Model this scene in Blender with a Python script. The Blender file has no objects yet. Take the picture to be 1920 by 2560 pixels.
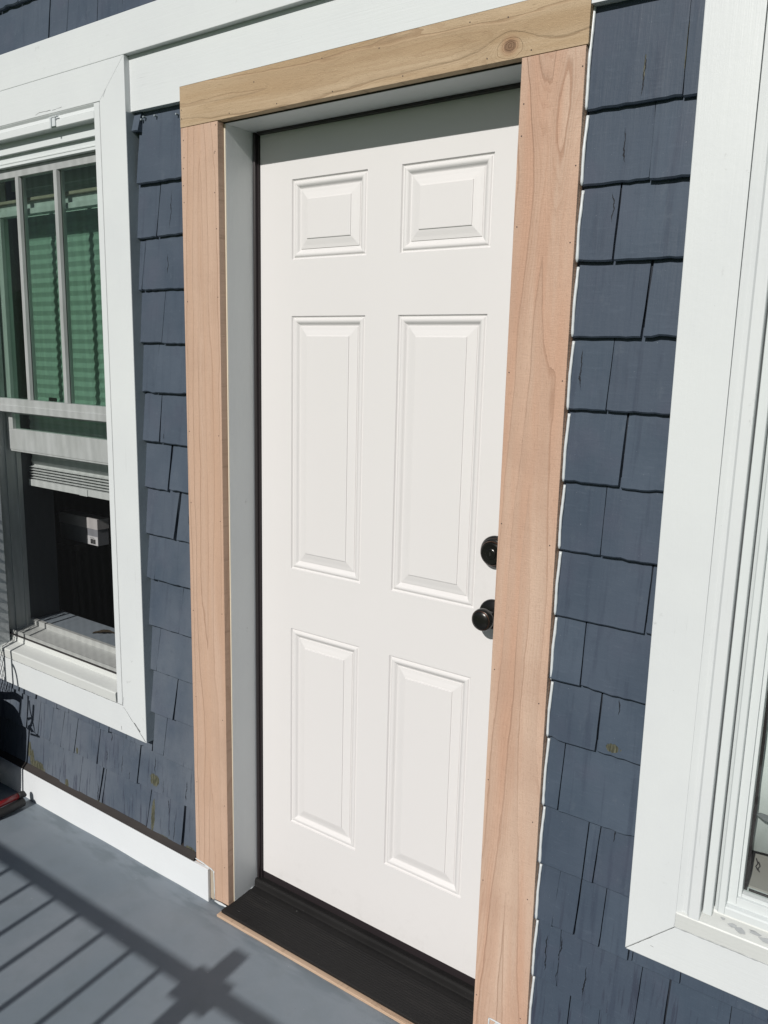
import bpy, bmesh, math, random
from mathutils import Vector, Matrix, noise
random.seed(7)
S = bpy.context.scene
C = S.collection
rad = math.radians

# ------------------------------------------------------------------ camera, light, exposure
M = ((0.8152290890660441, 0.5786537097726474, 0.02369422940086302),
     (0.12751300437675486, -0.13943553362260808, -0.981986845980226),
     (-0.5649265138541133, 0.8035655643005933, -0.18745777608546166))
CAM = Vector((1.5086122, -1.57357401, 1.49435977))
cd = bpy.data.cameras.new('camera')
cam = bpy.data.objects.new('camera', cd); C.objects.link(cam)
rt, dn, fw = (Vector(r) for r in M)
cam.matrix_world = Matrix(((rt.x, -dn.x, -fw.x, CAM.x), (rt.y, -dn.y, -fw.y, CAM.y), (rt.z, -dn.z, -fw.z, CAM.z), (0, 0, 0, 1)))
cd.sensor_fit = 'VERTICAL'; cd.sensor_height = 36.0; cd.sensor_width = 27.0
cd.lens = 2033.5137 * 36.0 / 2560.0
cd.clip_start = 0.02; cd.clip_end = 2000
S.camera = cam
S.render.resolution_x = 768; S.render.resolution_y = 1024

SUN = Vector((-0.1406, 1.5625, -1.0)).normalized()       # direction the light travels
W = bpy.data.worlds.new('World'); S.world = W; W.use_nodes = True
wn = W.node_tree; bg = wn.nodes['Background']
sky = wn.nodes.new('ShaderNodeTexSky'); sky.sky_type = 'NISHITA'; sky.sun_disc = False
sky.sun_elevation = math.asin(-SUN.z); sky.sun_rotation = math.atan2(-SUN.x, -SUN.y)
wn.links.new(sky.outputs[0], bg.inputs[0]); bg.inputs[1].default_value = 0.050
sd = bpy.data.lights.new('sun', 'SUN'); sd.energy = 5.0; sd.angle = rad(0.53); sd.color = (1.0, 0.965, 0.915)
so = bpy.data.objects.new('sun', sd); C.objects.link(so)
so.rotation_euler = SUN.to_track_quat('-Z', 'Y').to_euler(); so.location = (0.6, -4, 4)
S.view_settings.view_transform = 'Standard'; S.view_settings.look = 'None'
S.view_settings.exposure = -0.26; S.view_settings.gamma = 1.0; S.view_settings.use_curve_mapping = False
S.render.engine = 'CYCLES'
S.cycles.max_bounces = 10; S.cycles.transparent_max_bounces = 16

# ------------------------------------------------------------------ key planes (metres; door face is y = 0)
YC = -0.124        # wood casing and frieze face
YT = -0.140        # white window trim face
FZ = -0.066        # deck floor

# ------------------------------------------------------------------ helpers
ALB = 0.84        # all paints a little greyer than the chart values
class NT:
    def __init__(s, name):
        s.m = bpy.data.materials.new(name); s.m.use_nodes = True
        s.t = s.m.node_tree; s.b = s.t.nodes['Principled BSDF']
        g = s.t.nodes.new('ShaderNodeNewGeometry'); s.pos = g.outputs['Position']
    def n(s, typ, **kw):
        x = s.t.nodes.new(typ)
        for k, v in kw.items():
            if k.startswith('i_'):
                kk = k[2:]
                x.inputs[int(kk) if kk.isdigit() else kk.replace('_', ' ')].default_value = v
            else: setattr(x, k, v)
        return x
    def l(s, a, b): s.t.links.new(a, b)
    def map(s, scale, loc=(0, 0, 0), src=None):
        x = s.n('ShaderNodeMapping'); x.inputs['Scale'].default_value = scale; x.inputs['Location'].default_value = loc
        s.l(src or s.pos, x.inputs['Vector']); return x.outputs[0]
    def noise(s, scale, detail=4, rough=0.55, vec=None, dist=0.0):
        x = s.n('ShaderNodeTexNoise'); x.inputs['Scale'].default_value = scale; x.inputs['Detail'].default_value = detail
        x.inputs['Roughness'].default_value = rough; x.inputs['Distortion'].default_value = dist
        s.l(vec or s.pos, x.inputs['Vector']); return x.outputs['Fac']
    def math(s, op, a, b=None, c=None, clamp=False):
        x = s.n('ShaderNodeMath', operation=op, use_clamp=clamp)
        for i, v in enumerate((a, b, c)):
            if v is None: continue
            if isinstance(v, (int, float)): x.inputs[i].default_value = v
            else: s.l(v, x.inputs[i])
        return x.outputs[0]
    def ramp(s, fac, stops, mode='LINEAR'):
        x = s.n('ShaderNodeValToRGB'); x.color_ramp.interpolation = mode
        e = x.color_ramp.elements
        while len(e) < len(stops): e.new(0.5)
        for i, (p, c) in enumerate(stops):
            e[i].position = p; e[i].color = (*c, 1) if len(c) == 3 else c
        s.l(fac, x.inputs[0]); return x.outputs[0]
    def g(s, fac, p0, p1, v0=0.0, v1=1.0):
        x = s.n('ShaderNodeMapRange'); x.interpolation_type = 'SMOOTHSTEP'
        for i, v in enumerate((p0, p1, v0, v1)): x.inputs[i + 1].default_value = v
        s.l(fac, x.inputs[0]); return x.outputs[0]
    def mix(s, fac, a, b, mode='MIX'):
        x = s.n('ShaderNodeMix', data_type='RGBA', blend_type=mode)
        for i, v in ((0, fac), (6, a), (7, b)):
            if isinstance(v, (int, float)): x.inputs[i].default_value = v
            elif isinstance(v, tuple): x.inputs[i].default_value = (*v, 1)
            else: s.l(v, x.inputs[i])
        return x.outputs[2]
    def bump(s, h, strength=0.3, dist=0.001):
        x = s.n('ShaderNodeBump'); x.inputs['Strength'].default_value = strength; x.inputs['Distance'].default_value = dist
        s.l(h, x.inputs['Height']); s.l(x.outputs[0], s.b.inputs['Normal'])
    def col(s, c):
        if isinstance(c, tuple): s.b.inputs['Base Color'].default_value = (*(v * ALB for v in c), 1)
        else: s.l(s.mix(1.0, c, (ALB, ALB, ALB), 'MULTIPLY'), s.b.inputs['Base Color'])
    def rough(s, r):
        if isinstance(r, (int, float)): s.b.inputs['Roughness'].default_value = r
        else: s.l(r, s.b.inputs['Roughness'])
    def xyz(s):
        x = s.n('ShaderNodeSeparateXYZ'); s.l(s.pos, x.inputs[0]); return x.outputs
    def rnd(s): return s.n('ShaderNodeObjectInfo').outputs['Random']
    def ellipse(s, cx, cz, rx, rz, wob=0.5, nz=None):
        """1 inside a wobbly ellipse on the wall, 0 outside"""
        X = s.xyz()
        a = s.math('POWER', s.math('ABSOLUTE', s.math('DIVIDE', s.math('SUBTRACT', X[0], cx), rx)), 2.0)
        b = s.math('POWER', s.math('ABSOLUTE', s.math('DIVIDE', s.math('SUBTRACT', X[2], cz), rz)), 2.0)
        d = s.math('ADD', a, b)
        if nz is not None: d = s.math('ADD', d, s.math('MULTIPLY', s.math('SUBTRACT', nz, 0.5), wob))
        return d

def simple(name, color, rough=0.5, metal=0.0, bump=0.0, bscale=400, var=0.0, spec=0.5):
    t = NT(name); t.b.inputs['Metallic'].default_value = metal; t.rough(rough)
    t.b.inputs['Specular IOR Level'].default_value = spec
    if var:
        f = t.noise(6, 5); t.col(t.mix(f, tuple(max(0, c * (1 - var)) for c in color), tuple(min(1, c * (1 + var)) for c in color)))
    else: t.col(color)
    if bump: t.bump(t.noise(bscale, 3), bump, 0.0006)
    return t.m

# ------------------------------------------------------------------ materials
def mat_white(name, base=(0.715, 0.745, 0.752), rough=0.42, grain='x', dirt=0.16, bumps=0.42):
    t = NT(name)
    st = (8, 60, 260) if grain == 'x' else (260, 60, 8)
    streak = t.noise(1.0, 5, 0.6, t.map(st))
    broad = t.noise(3.5, 4, 0.6)
    fine = t.noise(60, 5, 0.65)
    c = t.mix(t.g(broad, 0.35, 0.75), base, tuple(b * k for b, k in zip(base, (0.955, 0.955, 0.965))))
    sm = t.math('MULTIPLY', t.g(fine, 0.60, 0.74), t.g(t.noise(9, 3, 0.5, t.map((1, 1, 1), (3, 1, 7))), 0.58, 0.72))
    c = t.mix(t.math('MULTIPLY', sm, dirt * 3), c, (0.34, 0.34, 0.33))
    sc = t.math('MULTIPLY', t.g(streak, 0.66, 0.72), t.g(broad, 0.52, 0.66))
    c = t.mix(t.math('MULTIPLY', sc, dirt * 1.6), c, (0.30, 0.31, 0.31))
    sp = t.g(t.noise(330, 1, 0.5), 0.80, 0.83)
    c = t.mix(t.math('MULTIPLY', sp, 0.5), c, (0.2, 0.2, 0.19))
    t.col(c); t.rough(rough)
    t.bump(t.math('ADD', t.math('MULTIPLY', streak, 0.6), t.math('MULTIPLY', fine, 0.5)), bumps, 0.0012)
    return t.m
M_TRIM = mat_white('white_painted_board')
M_TRIMV = mat_white('white_painted_upright', grain='z')
M_BASE = mat_white('white_skirting_paint', base=(0.77, 0.80, 0.82), grain='x', dirt=0.08)
M_SILL = mat_white('weathered_white_sill', base=(0.66, 0.68, 0.66), dirt=0.45, bumps=0.6)
M_VINYL = simple('white_vinyl', (0.69, 0.73, 0.735), 0.32, bump=0.05, var=0.03)
M_OLDVINYL = None
def mat_cream():
    t = NT('white_vinyl_dusty')
    f = t.noise(14, 5, 0.6, t.map((1, 1, 0.4)))
    t.col(t.mix(t.g(f, 0.35, 0.7), (0.70, 0.73, 0.73), (0.58, 0.61, 0.60))); t.rough(0.45); t.bump(t.noise(80, 4), 0.15, 0.0008); return t.m
M_OLDVINYL = mat_cream()

def mat_door():
    t = NT('white_door_enamel')
    f = t.noise(1.4, 3, 0.5)
    c = t.mix(f, (0.738, 0.722, 0.718), (0.758, 0.742, 0.738))
    # scuff near the latch side, high up
    n = t.noise(40, 5, 0.7, t.map((1, 1, 0.35)))
    d = t.ellipse(0.738, 1.72, 0.014, 0.09, 3.0, n)
    c = t.mix(t.math('MULTIPLY', t.g(d, 1.0, 0.2), t.math('MULTIPLY', t.g(n, 0.55, 0.6), 0.35)), c, (0.42, 0.42, 0.42))
    n3 = t.noise(55, 4, 0.6, t.map((1, 1, 1), (2, 8, 3)))
    d3 = t.ellipse(0.66, 0.98, 0.05, 0.10, 2.5, n3)
    c = t.mix(t.math('MULTIPLY', t.g(d3, 1.2, 0.0), t.math('MULTIPLY', t.g(n3, 0.45, 0.7), 0.10)), c, (0.40, 0.38, 0.36))
    low = t.math('MULTIPLY', t.g(t.xyz()[2], 0.18, 0.0), t.g(t.noise(24, 5, 0.65), 0.50, 0.75))
    c = t.mix(t.math('MULTIPLY', low, 0.12), c, (0.40, 0.38, 0.36))
    t.col(c); t.rough(t.g(t.noise(3, 4, 0.6), 0.3, 0.7, 0.33, 0.46))
    fib = t.noise(1.0, 4, 0.6, t.map((420, 60, 30)))
    t.bump(t.math('ADD', fib, t.math('MULTIPLY', t.noise(220, 3), 0.6)), 0.06, 0.0006)
    return t.m
M_DOOR = mat_door()

def mat_cedar(name, vertical, tone_a, tone_b, line, center, seed, knots=(), spread=1.0, strips=0.5):
    """planed/rough cedar: growth rings as stretched contours, pores and saw marks"""
    t = NT(name)
    if vertical: sc = lambda a, b, c=3: (a, c, b)
    else: sc = lambda a, b, c=3: (b, c, a)
    P = t.map((1, 1, 1), (seed, seed * .37, seed * .71))
    big = t.noise(1.0, 2, 0.45, t.map(sc(5.5 * spread, 0.55), src=P), 0.4)
    wav = t.noise(1.0, 4, 0.55, t.map(sc(14, 2.2), src=P), 0.2)
    X = t.xyz(); axis = X[0] if vertical else X[2]
    off = t.math('ABSOLUTE', t.math('SUBTRACT', axis, center))
    field = t.math('ADD', t.math('ADD', t.math('MULTIPLY', off, 15.0 * spread), t.math('MULTIPLY', big, 3.4)), t.math('MULTIPLY', wav, 0.55))
    for kx, kz, kr in knots:
        d = t.ellipse(kx, kz, kr * 1.5, kr, 0.6, t.noise(60, 3))
        field = t.math('ADD', field, t.math('DIVIDE', 1.6, t.math('ADD', d, 0.8)))
    ring = t.math('FRACT', t.math('MULTIPLY', field, 2.4))
    lines = t.g(ring, 0.90, 0.985)
    lines = t.math('MULTIPLY', lines, t.g(t.noise(1.0, 2, 0.5, t.map(sc(9, 1.1), (2, 5, 1), src=P)), 0.40 - 0.12 * strips, 0.60 - 0.12 * strips))
    soft = t.g(ring, 0.1, 0.95)
    tone = t.noise(1.0, 3, 0.5, t.map(sc(22, 1.3), (9, 4, 2), src=P), 0.3)
    blot = t.noise(7, 5, 0.6, P)
    c = t.mix(t.g(tone, 0.34, 0.66), tone_a, tone_b)
    c = t.mix(t.math('MULTIPLY', soft, strips * 0.5), c, tuple(v * 0.80 for v in tone_b))
    c = t.mix(t.math('MULTIPLY', t.g(blot, 0.45, 0.72), 0.35), c, tuple(v * w for v, w in zip(tone_a, (0.80, 0.82, 0.84))))
    fine = t.math('MULTIPLY', t.g(t.math('FRACT', t.math('MULTIPLY', field, 13.0)), 0.45, 0.98), t.g(t.noise(1.0, 2, 0.5, t.map(sc(12, 1.6), (6, 1, 4), src=P)), 0.36, 0.62))
    c = t.mix(t.math('MULTIPLY', fine, 0.26), c, line)
    c = t.mix(t.math('MULTIPLY', lines, 0.56), c, line)
    pores = t.noise(1.0, 3, 0.7, t.map(sc(900, 60), src=P))
    c = t.mix(t.math('MULTIPLY', t.g(pores, 0.54, 0.72), 0.55), c, tuple(v * 0.62 for v in tone_a))
    fleck = t.noise(1.0, 2, 0.6, t.map(sc(420, 170), src=P))
    c = t.mix(t.math('MULTIPLY', t.g(fleck, 0.66, 0.76), 0.45), c, tuple(min(1, v * 1.25) for v in tone_b))
    for kx, kz, kr in knots:
        d = t.ellipse(kx, kz, kr * 1.15, kr, 0.5, t.noise(90, 4))
        c = t.mix(t.g(d, 4.0, 1.0, 0.0, 0.40), c, (0.34, 0.16, 0.085))
        rings = t.g(t.math('FRACT', t.math('MULTIPLY', t.math('SQRT', t.math('MAXIMUM', d, 0.0)), 2.6)), 0.55, 0.95)
        c = t.mix(t.math('MULTIPLY', t.g(d, 1.25, 0.9), t.math('ADD', t.math('MULTIPLY', rings, 0.4), 0.45)), c, (0.10, 0.05, 0.03))
    t.col(c); t.rough(0.78); t.b.inputs['Specular IOR Level'].default_value = 0.25
    saw = t.noise(1.0, 3, 0.6, t.map(sc(60, 330), src=P))
    fuzz = t.noise(1.0, 4, 0.7, t.map(sc(520, 240), src=P))
    h = t.math('ADD', t.math('MULTIPLY', saw, 0.45), t.math('ADD', t.math('MULTIPLY', fuzz, 0.6), t.math('MULTIPLY', lines, -0.9)))
    h = t.math('ADD', h, t.math('MULTIPLY', pores, -0.5))
    t.bump(h, 0.8, 0.0016)
    return t.m
M_CEDAR_L = mat_cedar('pink_cedar_board', True, (0.565, 0.378, 0.272), (0.60, 0.425, 0.322), (0.37, 0.215, 0.14), -0.085, 1.3, strips=0.42)
M_CEDAR_R = mat_cedar('figured_cedar_board', True, (0.575, 0.362, 0.258), (0.635, 0.462, 0.355), (0.39, 0.22, 0.145), 0.835, 4.1, spread=1.0, strips=0.75)
M_CEDAR_H = mat_cedar('tan_cedar_board', False, (0.43, 0.305, 0.185), (0.56, 0.43, 0.29), (0.30, 0.19, 0.11), 2.08, 7.7, knots=((0.7467, 2.0585, 0.0105),), spread=0.6, strips=0.5)
M_RAWWOOD = mat_cedar('raw_pine', False, (0.56, 0.40, 0.28), (0.62, 0.46, 0.34), (0.42, 0.27, 0.18), 0.0, 2.2)
M_CREAMEDGE = simple('primed_wood_edge', (0.70, 0.63, 0.50), 0.7, bump=0.2, var=0.05)

# cracks and paint loss on the shingles: (x, z, rx, rz) on the wall
CHIPS = [(-0.340, 0.224, 0.020, 0.018), (-0.965, 0.060, 0.042, 0.022), (-1.018, 0.108, 0.010, 0.028), (-1.0, 0.085, 0.012, 0.03),
         (-0.790, 0.055, 0.010, 0.020), (-0.352, 0.100, 0.008, 0.050), (-0.455, 0.047, 0.055, 0.005), (1.038, 0.760, 0.0145, 0.0085), (-0.723, 0.199, 0.006, 0.012), (-0.615, 0.048, 0.022, 0.010), (-0.185, 0.052, 0.022, 0.012), (-0.885, 0.046, 0.05, 0.006), (-0.30, 0.050, 0.03, 0.007), (-0.158, 0.13, 0.004, 0.05), (0.9965, 1.978, 0.0014, 0.026), (1.0637, 2.0, 0.0012, 0.04)]
CRACKS = [(-0.2090, 1.80, 1.90), (-0.226, 1.69, 1.745), (-0.255, 1.26, 1.275), (-0.165, 1.03, 1.06), (0.9965, 1.935, 2.005), (0.970, 1.832, 1.895), (0.957, 1.735, 1.79),
          (1.043, 0.826, 0.86), (-0.285, 0.125, 0.175), (-0.275, 0.06, 0.085), (-0.34, 0.24, 0.30), (-0.49, 0.19, 0.26), (-0.57, 0.21, 0.25), (-0.625, 0.05, 0.12),
          (-0.20, 0.20, 0.27), (-0.455, 0.185, 0.215), (-0.255, 0.05, 0.12), (0.93, 0.21, 0.30), (0.96, 0.2, 0.32), (1.02, 0.20, 0.27), (-0.30, 0.19, 0.24), (1.053, 0.56, 0.59), (-0.55, 0.28, 0.31), (0.92, 1.44, 1.52)]
def mat_shingle():
    t = NT('slate_blue_shingle_paint')
    r = t.rnd(); X = t.xyz()
    streak = t.noise(1.0, 5, 0.62, t.map((55, 10, 3.2)))
    broad = t.noise(5.5, 5, 0.6)
    brush = t.noise(1.0, 4, 0.6, t.map((26, 10, 150)))
    base = t.mix(t.g(broad, 0.33, 0.70), (0.055, 0.078, 0.111), (0.074, 0.099, 0.136))
    base = t.mix(t.math('MULTIPLY', r, 0.55), base, (0.056, 0.073, 0.104))
    base = t.mix(t.math('MULTIPLY', t.g(streak, 0.53, 0.68), 0.42), base, (0.036, 0.048, 0.076))
    base = t.mix(t.math('MULTIPLY', t.g(brush, 0.56, 0.72), 0.16), base, (0.115, 0.145, 0.19))
    purple = t.noise(8, 3, 0.5, t.map((1, 1, 1), (4, 4, 4)))
    base = t.mix(t.math('MULTIPLY', t.g(purple, 0.5, 0.7), 0.25), base, (0.080, 0.084, 0.122))
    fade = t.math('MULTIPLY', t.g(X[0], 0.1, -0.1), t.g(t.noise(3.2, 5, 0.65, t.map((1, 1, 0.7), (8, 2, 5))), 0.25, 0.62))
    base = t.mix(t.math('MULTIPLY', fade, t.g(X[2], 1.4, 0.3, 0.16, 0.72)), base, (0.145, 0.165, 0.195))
    blot = t.noise(1.0, 6, 0.7, t.map((30, 20, 17), (5, 9, 2)))
    base = t.mix(t.math('MULTIPLY', t.g(blot, 0.55, 0.75), 0.30), base, (0.040, 0.052, 0.078))
    base = t.mix(t.math('MULTIPLY', t.g(blot, 0.42, 0.25), 0.30), base, (0.125, 0.150, 0.182))
    # low courses more weathered: streaks of dark stain
    low = t.g(X[2], 0.55, 0.15)
    st2 = t.noise(1.0, 5, 0.65, t.map((95, 10, 6), (3, 3, 3)))
    base = t.mix(t.math('MULTIPLY', low, t.math('MULTIPLY', t.g(st2, 0.55, 0.66), 0.65)), base, (0.030, 0.033, 0.055))
    sp = t.g(t.noise(420, 1), 0.79, 0.82)
    base = t.mix(t.math('MULTIPLY', sp, 0.7), base, (0.30, 0.34, 0.38))
    nz = t.noise(1.0, 5, 0.7, t.map((150, 60, 55)))
    mask = None
    for cx, cz, rx, rz in CHIPS:
        d = t.ellipse(cx, cz, rx, rz, 3.2, nz)
        m = t.g(d, 1.06, 0.94)
        mask = m if mask is None else t.math('MAXIMUM', mask, m)
    wood = t.mix(t.g(t.noise(1.0, 4, 0.7, t.map((260, 50, 40))), 0.38, 0.68), (0.050, 0.052, 0.034), (0.145, 0.145, 0.105))
    base = t.mix(mask, base, wood)
    cn = t.math('MULTIPLY', t.math('SUBTRACT', t.noise(26, 4, 0.6), 0.5), 0.022)
    cr = None
    for cx, z0, z1 in CRACKS:
        d = t.math('ABSOLUTE', t.math('SUBTRACT', t.math('ADD', X[0], cn), cx))
        zz = t.math('ABSOLUTE', t.math('SUBTRACT', X[2], (z0 + z1) / 2))
        wdt = t.g(zz, (z1 - z0) / 2, (z1 - z0) * 0.25, 0.0, 0.0011)
        m = t.math('LESS_THAN', d, wdt)
        cr = m if cr is None else t.math('MAXIMUM', cr, m)
    base = t.mix(t.math('MULTIPLY', cr, 0.92), base, (0.008, 0.009, 0.012))
    t.col(base)
    t.rough(t.g(broad, 0.3, 0.7, 0.50, 0.64)); t.b.inputs['Specular IOR Level'].default_value = 0.22
    h = t.math('ADD', t.math('MULTIPLY', streak, 1.1), t.math('MULTIPLY', t.noise(70, 4, 0.6), 0.45))
    h = t.math('ADD', h, t.math('MULTIPLY', brush, 0.3))
    h = t.math('ADD', h, t.math('MULTIPLY', cr, -1.5)); h = t.math('ADD', h, t.math('MULTIPLY', mask, -0.9))
    t.bump(h, 0.5, 0.0018)
    return t.m
M_SHINGLE = mat_shingle()
M_SHEATH = simple('dark_wall_backing', (0.018, 0.024, 0.036), 0.85, bump=0.3)
M_NAVY = simple('slate_blue_edge_paint', (0.30, 0.35, 0.385), 0.5, bump=0.35, bscale=120, var=0.25)
M_CAULK = simple('white_caulk', (0.64, 0.68, 0.70), 0.35, bump=0.2, bscale=90)
M_STRIPBROWN = simple('brown_weathered_strip', (0.026, 0.021, 0.019), 0.75, bump=0.5, bscale=150, var=0.45)
M_GASKET = simple('brown_black_weatherstrip', (0.022, 0.017, 0.019), 0.42)
M_BLACK = simple('black_sill_metal', (0.0125, 0.012, 0.0125), 0.6, bump=0.12, bscale=900, spec=0.25)
def mat_sill():
    t = NT('black_ribbed_metal'); f = t.noise(5, 5, 0.6); sp = t.g(t.noise(170, 1), 0.815, 0.83); d = t.noise(1.0, 4, 0.6, t.map((6, 30, 30)))
    c = t.mix(f, (0.010, 0.0098, 0.010), (0.0175, 0.0165, 0.0165)); c = t.mix(t.math('MULTIPLY', t.g(d, 0.52, 0.75), 0.35), c, (0.035, 0.032, 0.030))
    t.col(t.mix(t.math('MULTIPLY', sp, 0.8), c, (0.35, 0.35, 0.34))); t.rough(t.g(f, 0.3, 0.7, 0.5, 0.7)); t.b.inputs['Specular IOR Level'].default_value = 0.25; t.bump(t.noise(900, 2), 0.12, 0.0006); return t.m
M_BLACK = mat_sill()
M_BRONZE = simple('oil_rubbed_bronze', (0.013, 0.013, 0.012), 0.27, metal=0.35, var=0.2)
M_COPPER = simple('worn_bronze_edge', (0.16, 0.075, 0.045), 0.3, metal=0.9)
M_NAIL = simple('nail_hole', (0.06, 0.045, 0.04), 0.8)
M_LEAF = simple('dead_leaf', (0.05, 0.036, 0.02), 0.85, bump=0.5)
M_RUST = simple('stained_paint', (0.42, 0.36, 0.28), 0.7, bump=0.3, var=0.3)

def mat_deck():
    t = NT('grey_deck_coating')
    a = t.noise(2.2, 6, 0.6); b = t.noise(14, 5, 0.6)
    c = t.mix(t.g(a, 0.35, 0.68), (0.185, 0.222, 0.258), (0.222, 0.252, 0.286))
    c = t.mix(t.math('MULTIPLY', t.g(b, 0.45, 0.75), 0.35), c, (0.165, 0.195, 0.215))
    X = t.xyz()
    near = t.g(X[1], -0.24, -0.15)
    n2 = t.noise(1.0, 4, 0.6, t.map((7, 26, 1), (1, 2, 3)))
    c = t.mix(t.math('MULTIPLY', near, t.math('MULTIPLY', t.g(n2, 0.42, 0.62), 0.55)), c, (0.085, 0.115, 0.135))  # dark shading of the bulges beside the wall, painted into the colour
    sp = t.g(t.noise(150, 2), 0.74, 0.78); c = t.mix(t.math('MULTIPLY', sp, 0.4), c, (0.07, 0.08, 0.09))
    sl = t.g(t.noise(110, 1, 0.5, t.map((1, 1, 1), (9, 9, 9))), 0.80, 0.82); c = t.mix(t.math('MULTIPLY', sl, 0.5), c, (0.5, 0.52, 0.54))
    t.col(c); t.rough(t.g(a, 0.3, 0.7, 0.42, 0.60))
    h = t.math('ADD', t.math('MULTIPLY', t.noise(45, 4), 0.7), t.math('MULTIPLY', t.noise(420, 3), 0.35))
    h = t.math('ADD', h, t.math('MULTIPLY', t.noise(5, 3), 2.5)); t.bump(h, 0.3, 0.0015)
    return t.m
M_DECK = mat_deck()

def mat_glass(name, tint):
    t = NT(name); N = t.t.nodes; N.remove(t.b)
    out = [n for n in N if n.type == 'OUTPUT_MATERIAL'][0]
    tr = t.n('ShaderNodeBsdfTransparent'); tr.inputs[0].default_value = (*tint, 1)
    gl = t.n('ShaderNodeBsdfGlossy'); gl.inputs['Roughness'].default_value = 0.0
    fr = t.n('ShaderNodeFresnel'); fr.inputs['IOR'].default_value = 1.5
    mx = t.n('ShaderNodeMixShader'); bf = t.n('ShaderNodeNewGeometry'); t.l(t.math('MULTIPLY', fr.outputs[0], t.math('SUBTRACT', 1.0, bf.outputs['Backfacing'])), mx.inputs[0]); t.l(tr.outputs[0], mx.inputs[1]); t.l(gl.outputs[0], mx.inputs[2])
    t.l(mx.outputs[0], out.inputs[0]); return t.m
M_GLASS = mat_glass('green_tinted_glass', (0.835, 0.908, 0.870))
M_GLASS2 = mat_glass('window_glass', (0.95, 0.97, 0.96))
def mat_shade():
    t = NT('pleated_fabric'); t.col((0.66, 0.70, 0.69)); t.rough(0.85); t.bump(t.noise(600, 3), 0.2, 0.0005)
    return t.m
M_SHADE = mat_shade()
def mat_curtain():
    t = NT('white_curtain'); f = t.noise(1.0, 4, 0.55, t.map((16, 16, 4)))
    t.col(t.mix(f, (0.62, 0.66, 0.66), (0.76, 0.79, 0.79))); t.rough(0.9); return t.m
M_CURT = mat_curtain()
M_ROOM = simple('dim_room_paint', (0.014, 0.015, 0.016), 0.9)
M_STOOL = simple('blue_grey_inner_sill', (0.32, 0.37, 0.42), 0.45, bump=0.1, var=0.12)
M_INNERJAMB = simple('grey_inner_jamb', (0.075, 0.085, 0.095), 0.55, var=0.08)
M_BOX = simple('white_carton', (0.62, 0.60, 0.60), 0.6, var=0.04)
M_BOXG = simple('grey_carton', (0.30, 0.31, 0.34), 0.6, var=0.05)
M_STICK = simple('paper_label', (0.70, 0.70, 0.72), 0.6)
M_INK = simple('black_ink', (0.02, 0.02, 0.02), 0.6)
M_RED = simple('red_tube_paint', (0.22, 0.012, 0.016), 0.28)
M_CHAIR = simple('black_chair_metal', (0.012, 0.013, 0.014), 0.4)
M_RUBBER = simple('black_rubber', (0.014, 0.014, 0.014), 0.6)
M_FABRIC = simple('black_fabric', (0.013, 0.013, 0.015), 0.9)
def mat_grass():
    t = NT('grass'); f = t.noise(0.7, 6); t.col(t.mix(f, (0.045, 0.115, 0.022), (0.095, 0.17, 0.04))); t.rough(0.9); t.bump(t.noise(30, 5), 1, 0.03); return t.m
M_GRASS = mat_grass()
M_RAIL = simple('black_railing_metal', (0.02, 0.02, 0.022), 0.4)

# ------------------------------------------------------------------ object helpers
def wloc(o):
    v = Vector((0, 0, 0))
    while o: v += o.location; o = o.parent
    return v
def part(name, bm, mat, parent=None, label=None, loc=None, smooth=False, kind=None):
    """bm is in world coordinates; the object sits under its parent"""
    bm.normal_update()
    vs = [v.co for v in bm.verts]
    if loc is None:
        lo = Vector((min(v.x for v in vs), min(v.y for v in vs), min(v.z for v in vs)))
        hi = Vector((max(v.x for v in vs), max(v.y for v in vs), max(v.z for v in vs)))
        loc = Vector(((lo.x + hi.x) / 2, (lo.y + hi.y) / 2, lo.z))
    loc = Vector(loc)
    for v in bm.verts: v.co -= loc
    me = bpy.data.meshes.new(name); bm.to_mesh(me); bm.free()
    for m in (mat if isinstance(mat, (list, tuple)) else [mat]): me.materials.append(m)
    if smooth:
        for p in me.polygons: p.use_smooth = True
    o = bpy.data.objects.new(name, me); C.objects.link(o)
    if parent: o.parent = parent; o.location = loc - wloc(parent)
    else: o.location = loc
    if label: o['label'] = label
    if kind: o['kind'] = kind
    return o
def thing(name, label, cat, loc=(0, 0, 0), group=None):
    o = bpy.data.objects.new(name, None); C.objects.link(o); o.location = loc; o.empty_display_size = 0.1
    o['label'] = label; o['category'] = cat
    if group: o['group'] = group
    return o
def tag(o, label, cat, group=None):
    o['label'] = label; o['category'] = cat
    if group: o['group'] = group
    return o
def BM(): return bmesh.new()
def box(bm, x0, x1, y0, y1, z0, z1, bev=0.0):
    b = bmesh.new() if bev else bm
    v = [b.verts.new(p) for p in ((x0, y0, z0), (x1, y0, z0), (x1, y1, z0), (x0, y1, z0), (x0, y0, z1), (x1, y0, z1), (x1, y1, z1), (x0, y1, z1))]
    for f in ((0, 3, 2, 1), (4, 5, 6, 7), (0, 1, 5, 4), (1, 2, 6, 5), (2, 3, 7, 6), (3, 0, 4, 7)): b.faces.new([v[i] for i in f])
    if bev:
        bmesh.ops.bevel(b, geom=b.edges[:], offset=bev, segments=2, affect='EDGES', profile=0.6)
        merge(bm, b)
    return bm
def merge(bm, b):
    mp = {}
    for v in b.verts: mp[v] = bm.verts.new(v.co)
    for f in b.faces: bm.faces.new([mp[v] for v in f.verts])
    b.free()
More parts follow.
